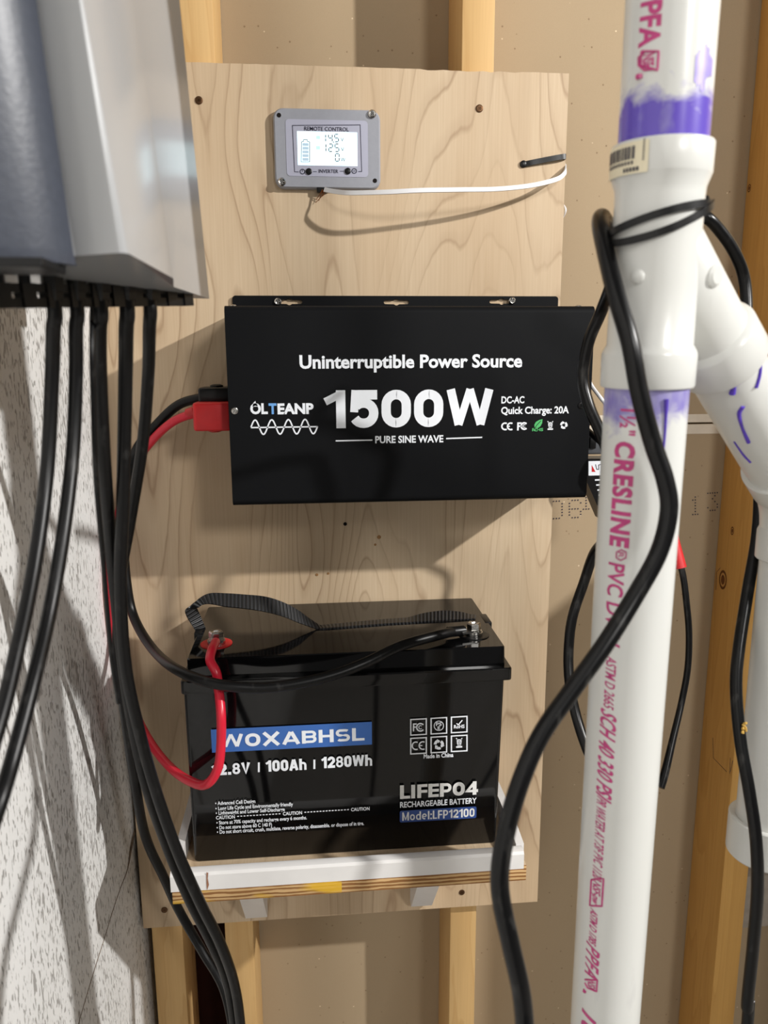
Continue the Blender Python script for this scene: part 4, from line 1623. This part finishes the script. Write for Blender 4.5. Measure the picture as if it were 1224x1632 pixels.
wr.text('NSF', 1563, 1577, -32, -19, .02)
wr.line([(1578, -37), (1580, -38)], .0014)
wr.text('10', 1614, 1648, -40, -14, .02, .4)
obj('printing', wr.bm, MAGENTA, plow, smooth=False)
# cream sticker with bar code on the upper hub
R2 = .0274


def patch(bm_, t0, t1, z0, z1, r, mi=0, n=14):
    for k in range(n):
        a0, a1 = math.radians(t0 + (t1 - t0) * k / n), math.radians(t0 + (t1 - t0) * (k + 1) / n)
        q_ = [ax(z) + (e1 * math.sin(a) + e2 * math.cos(a)) * r for a, z in ((a0, z0), (a1, z0), (a1, z1), (a0, z1))]
        bm_.faces.new([bm_.verts.new(v) for v in q_]).material_index = mi


bm = B()
zt, zb_ = zU0 - .0015, zU1 - .0005
patch(bm, -95, -14, zb_, zt, R2 + .0004)
t = -84.0
while t < -30:
    w_ = random.choice((.8, 1.2, 2.0, 2.8))
    patch(bm, t, t + w_, zb_ + .0075, zt - .0022, R2 + .0006, 1, 2)
    t += w_ + random.choice((.8, 1.2, 1.8))
for k in range(11):
    t = -78 + k * 4.4
    patch(bm, t, t + 2.6, zb_ + .0048, zb_ + .0066, R2 + .0006, 1, 1)
for k in range(5):
    patch(bm, -44 + k * 4.2, -41 + k * 4.2, zb_ + .0012, zb_ + .0032, R2 + .0006, 1, 1)
for k in range(9):
    patch(bm, -20.5, -18.5, zb_ + .006 + k * .0012, zb_ + .0067 + k * .0012, R2 + .0006, 1, 1)
obj('sticker', bm, [CREAM, INK], wye, smooth=False, label='cream price sticker with bar code')

# ================================================================== CORDS ROUND THE PIPE


def cord(name, pts, r, mat, label, cat='cord', group=None, parent=None):
    bm_ = B()
    tube(bm_, pts, r, 16, 8)
    o = obj(name, bm_, mat, parent)
    if label:
        tag(o, label, cat, group)
    return o


G = 'black cords around the drain pipe'
cord('extension_cord', [atD(980, 392, .492), atD(969, 362, .478), atD(959, 346, .463), atD(957, 360, .448), atD(965, 400, .434), atD(982, 470, .421), atD(1004, 545, .416), atD(1019, 625, .420), atD(1040, 705, .426), atD(1060, 765, .429), atD(1066, 815, 0.4307),
                   atD(1050, 880, 0.4318), atD(1012, 950, 0.4307), atD(962, 1030, 0.4253), atD(908, 1105, 0.4210), atD(862, 1172, 0.4166), atD(830, 1245, 0.4123), atD(808, 1320, 0.4101), atD(797, 1385, 0.4090), atD(799, 1435, 0.4090), atD(815, 1510, 0.4090), atD(832, 1590, 0.4101), atD(838, 1680, 0.4123), atD(840, 1800, 0.4177), Vector((.10, -.50, .30)), Vector((.11, -.50, .006))],
     0.0051, CORD, 'thick black cord crossing in front of the white pipe down to the lower middle', 'cord', G)
c2 = cord('extension_cord', [atD(1095, 338, 0.6076), atD(1122, 344, 0.5913), atD(1146, 366, 0.5968), atD(1172, 405, 0.6076), atD(1187, 450, 0.6184), atD(1190, 520, 0.6184), atD(1187, 590, 0.6130), atD(1194, 680, 0.6184), atD(1209, 770, 0.6347), atD(1207, 850, 0.630), atD(1192, 940, 0.620), atD(1178, 1030, 0.610),
                        atD(1173, 1095, 0.605), atD(1180, 1180, 0.600), atD(1194, 1260, 0.595), atD(1205, 1340, 0.595), atD(1207, 1420, 0.600), atD(1200, 1510, 0.610), atD(1191, 1600, 0.620), atD(1186, 1700, 0.630), Vector((.31, -.47, .30)), Vector((.31, -.47, .006))],
          0.0047, CORD, 'black cord hanging at the far right in front of the second white pipe', 'cord', G)
bm = B()
for k in range(26):
    p = atD(1187 + random.uniform(-4, 3), 1160 + random.uniform(-9, 9), 0.5955 + random.uniform(-.001, .001))
    bmesh.ops.create_icosphere(bm, subdivisions=1, radius=random.uniform(.0006, .0012), matrix=Matrix.Translation(p))
obj('dried_glue', bm, TAN, c2, label='yellow crumbs of dried glue')
cord('extension_cord', [atD(1000, 392, .520), atD(986, 415, .55), atD(974, 455, .60), atD(958, 497, .635), atD(938, 545, .65), atD(929, 600, .66), atD(938, 645, .66), atD(957, 690, .655), atD(975, 740, .65), atD(985, 800, .66), atD(975, 850, .70), atD(948, 880, .74), atD(930, 930, .76), atD(912, 985, .76), atD(906, 1040, .76), atD(908, 1090, .755),
                   atD(918, 1140, .75), atD(934, 1190, .74), atD(955, 1240, .73), atD(975, 1300, .73), atD(975, 1450, .74), atD(965, 1650, .76), Vector((.19, -.33, .40)), Vector((.20, -.33, .006))],
     .0050, CORD, 'black cord looping between the inverter\'s right end and the white pipe', 'cord', G)
root = thing('test_lead', 'thin black lead with a red collar hanging right of the lettered white pipe', 'lead', atD(1088, 910, .80))
cord('lead_wire', [Vector((IX1 + .003, -.075, 1.33)), atD(985, 730, .80), atD(1030, 780, .81), atD(1062, 825, .80), atD(1074, 862, .80), atD(1088, 915, .80), atD(1094, 960, .80), atD(1098, 1010, .805), atD(1096, 1065, .81), atD(1086, 1120, .81), atD(1073, 1175, .80), atD(1060, 1230, .79), atD(1052, 1255, .785)],
     [.0034, .0034, .0034, .0034, .0034, .0034, .0034, .0034, .0034, .0034, .0036, .0042, .0046], CORD, None, parent=root)
bm = B()
tube(bm, [atD(1066, 832, .80), atD(1073, 865, .80), atD(1082, 905, .80)], [.0062, .0066, .0078], 12, 4)
obj('red_collar', bm, REDB, root, label='red plastic collar')
# tie bundling the cords to the wye
bm = B()
for dz, tilt, sag, rr in ((.0015, .27, .0, .0256), (-.0085, .30, -.001, .0264)):
    pth = []
    N = 48
    for k in range(N + 1):
        a = 2 * math.pi * k / N
        rad = rr + .0022 * max(0, -math.sin(a)) + .002 * max(0, math.sin(a)) ** 4
        zc = zfor(345, 0, .0255) + dz * max(0, math.cos(a)) + math.sin(a) * rad * tilt
        pth.append(ax(zc) + (e1 * math.sin(a) + e2 * math.cos(a)) * rad)
    strap(bm, pth, pw, .0020, .0008)
hp = atD(1122, 323, .472)
lathe(bm, hp - e1 * .003, e1, [(0, .0042), (.005, .0042), (.006, .003)], 4)
tube(bm, [hp, hp + e1 * .002 + Vector((0, .002, -.002)), hp + e1 * .0045 + Vector((0, .002, -.001))], [.0012, .0016, .0026], 10, 4)
tag(obj('cable_tie', bm, BLACKPL), 'black cable tie looped round the white wye fitting, holding the cords', 'cable tie')

# ================================================================== THINGS BESIDE THE INVERTER'S RIGHT END
root = thing('power_plug', 'grey plug with white cord between the inverter\'s right end and the pipe', 'plug', atY(950, 705, -.06))
bm = B()
a, b = atY(930, 690, -.06), atY(962, 720, -.06)
box(bm, IX1 + .0003, b.x, -.085, -.045, b.z, a.z, .003, 3)
pb = obj('plug_body', bm, plain('grey_plug_plastic', (78, 80, 84), .4, 0, .5, .1, 200), root)
bm = B()
a2, b2_ = atY(940, 695, -.0855), atY(949, 715, -.0855)
box(bm, a2.x, b2_.x, -.0875, -.084, b2_.z, a2.z, .001)
obj('grip', bm, BLACKPL, root)
bm = B()
tube(bm, [atY(936, 602, -.03), atY(945, 618, -.04), atY(957, 634, -.05), atY(968, 650, -.05), atY(974, 680, -.055), atY(968, 702, -.062), atY(958, 706, -.064)], .0022, 10, 6)
obj('white_cord', bm, WHITEWIRE, root, label='white cord')
root = thing('power_adapter', 'small black adapter with a white and red label beside the inverter\'s lower right edge', 'adapter', atY(950, 770, -.02))
a, b = atY(932, 731, -.03), atY(975, 812, -.03)
bm = B()
outl = [(936, 731), (985, 731), (985, 830), (962, 830), (945, 790), (936, 770)]
q0 = [atY(x, y, -.03) for x, y in outl]
q1 = [Vector((p.x, -.002, p.z)) for p in q0]
loft(bm, [q0, q1])
obj('body', bm, BLACKPL, root, smooth=False)
pr = Print(-.0304)
pr.poly([(938, 735), (985, 734), (985, 757), (938, 758)], 0)
pr.poly([(943, 741), (949, 752), (943, 752)], 1, 2)
pr.stroke([(949, 740), (951, 748), (954, 748), (954, 741), (959, 740)], 1.2, 2, 2)
for k in range(4):
    pr.stroke([(948 + k * 2, 765 + k * 8), (975, 764 + k * 8)], 2.2, 0, 2)
pr.done('label', [WHITEINK, REDB, INK], root)

# the recorded world positions of every parent are final
bpy.context.view_layer.update()
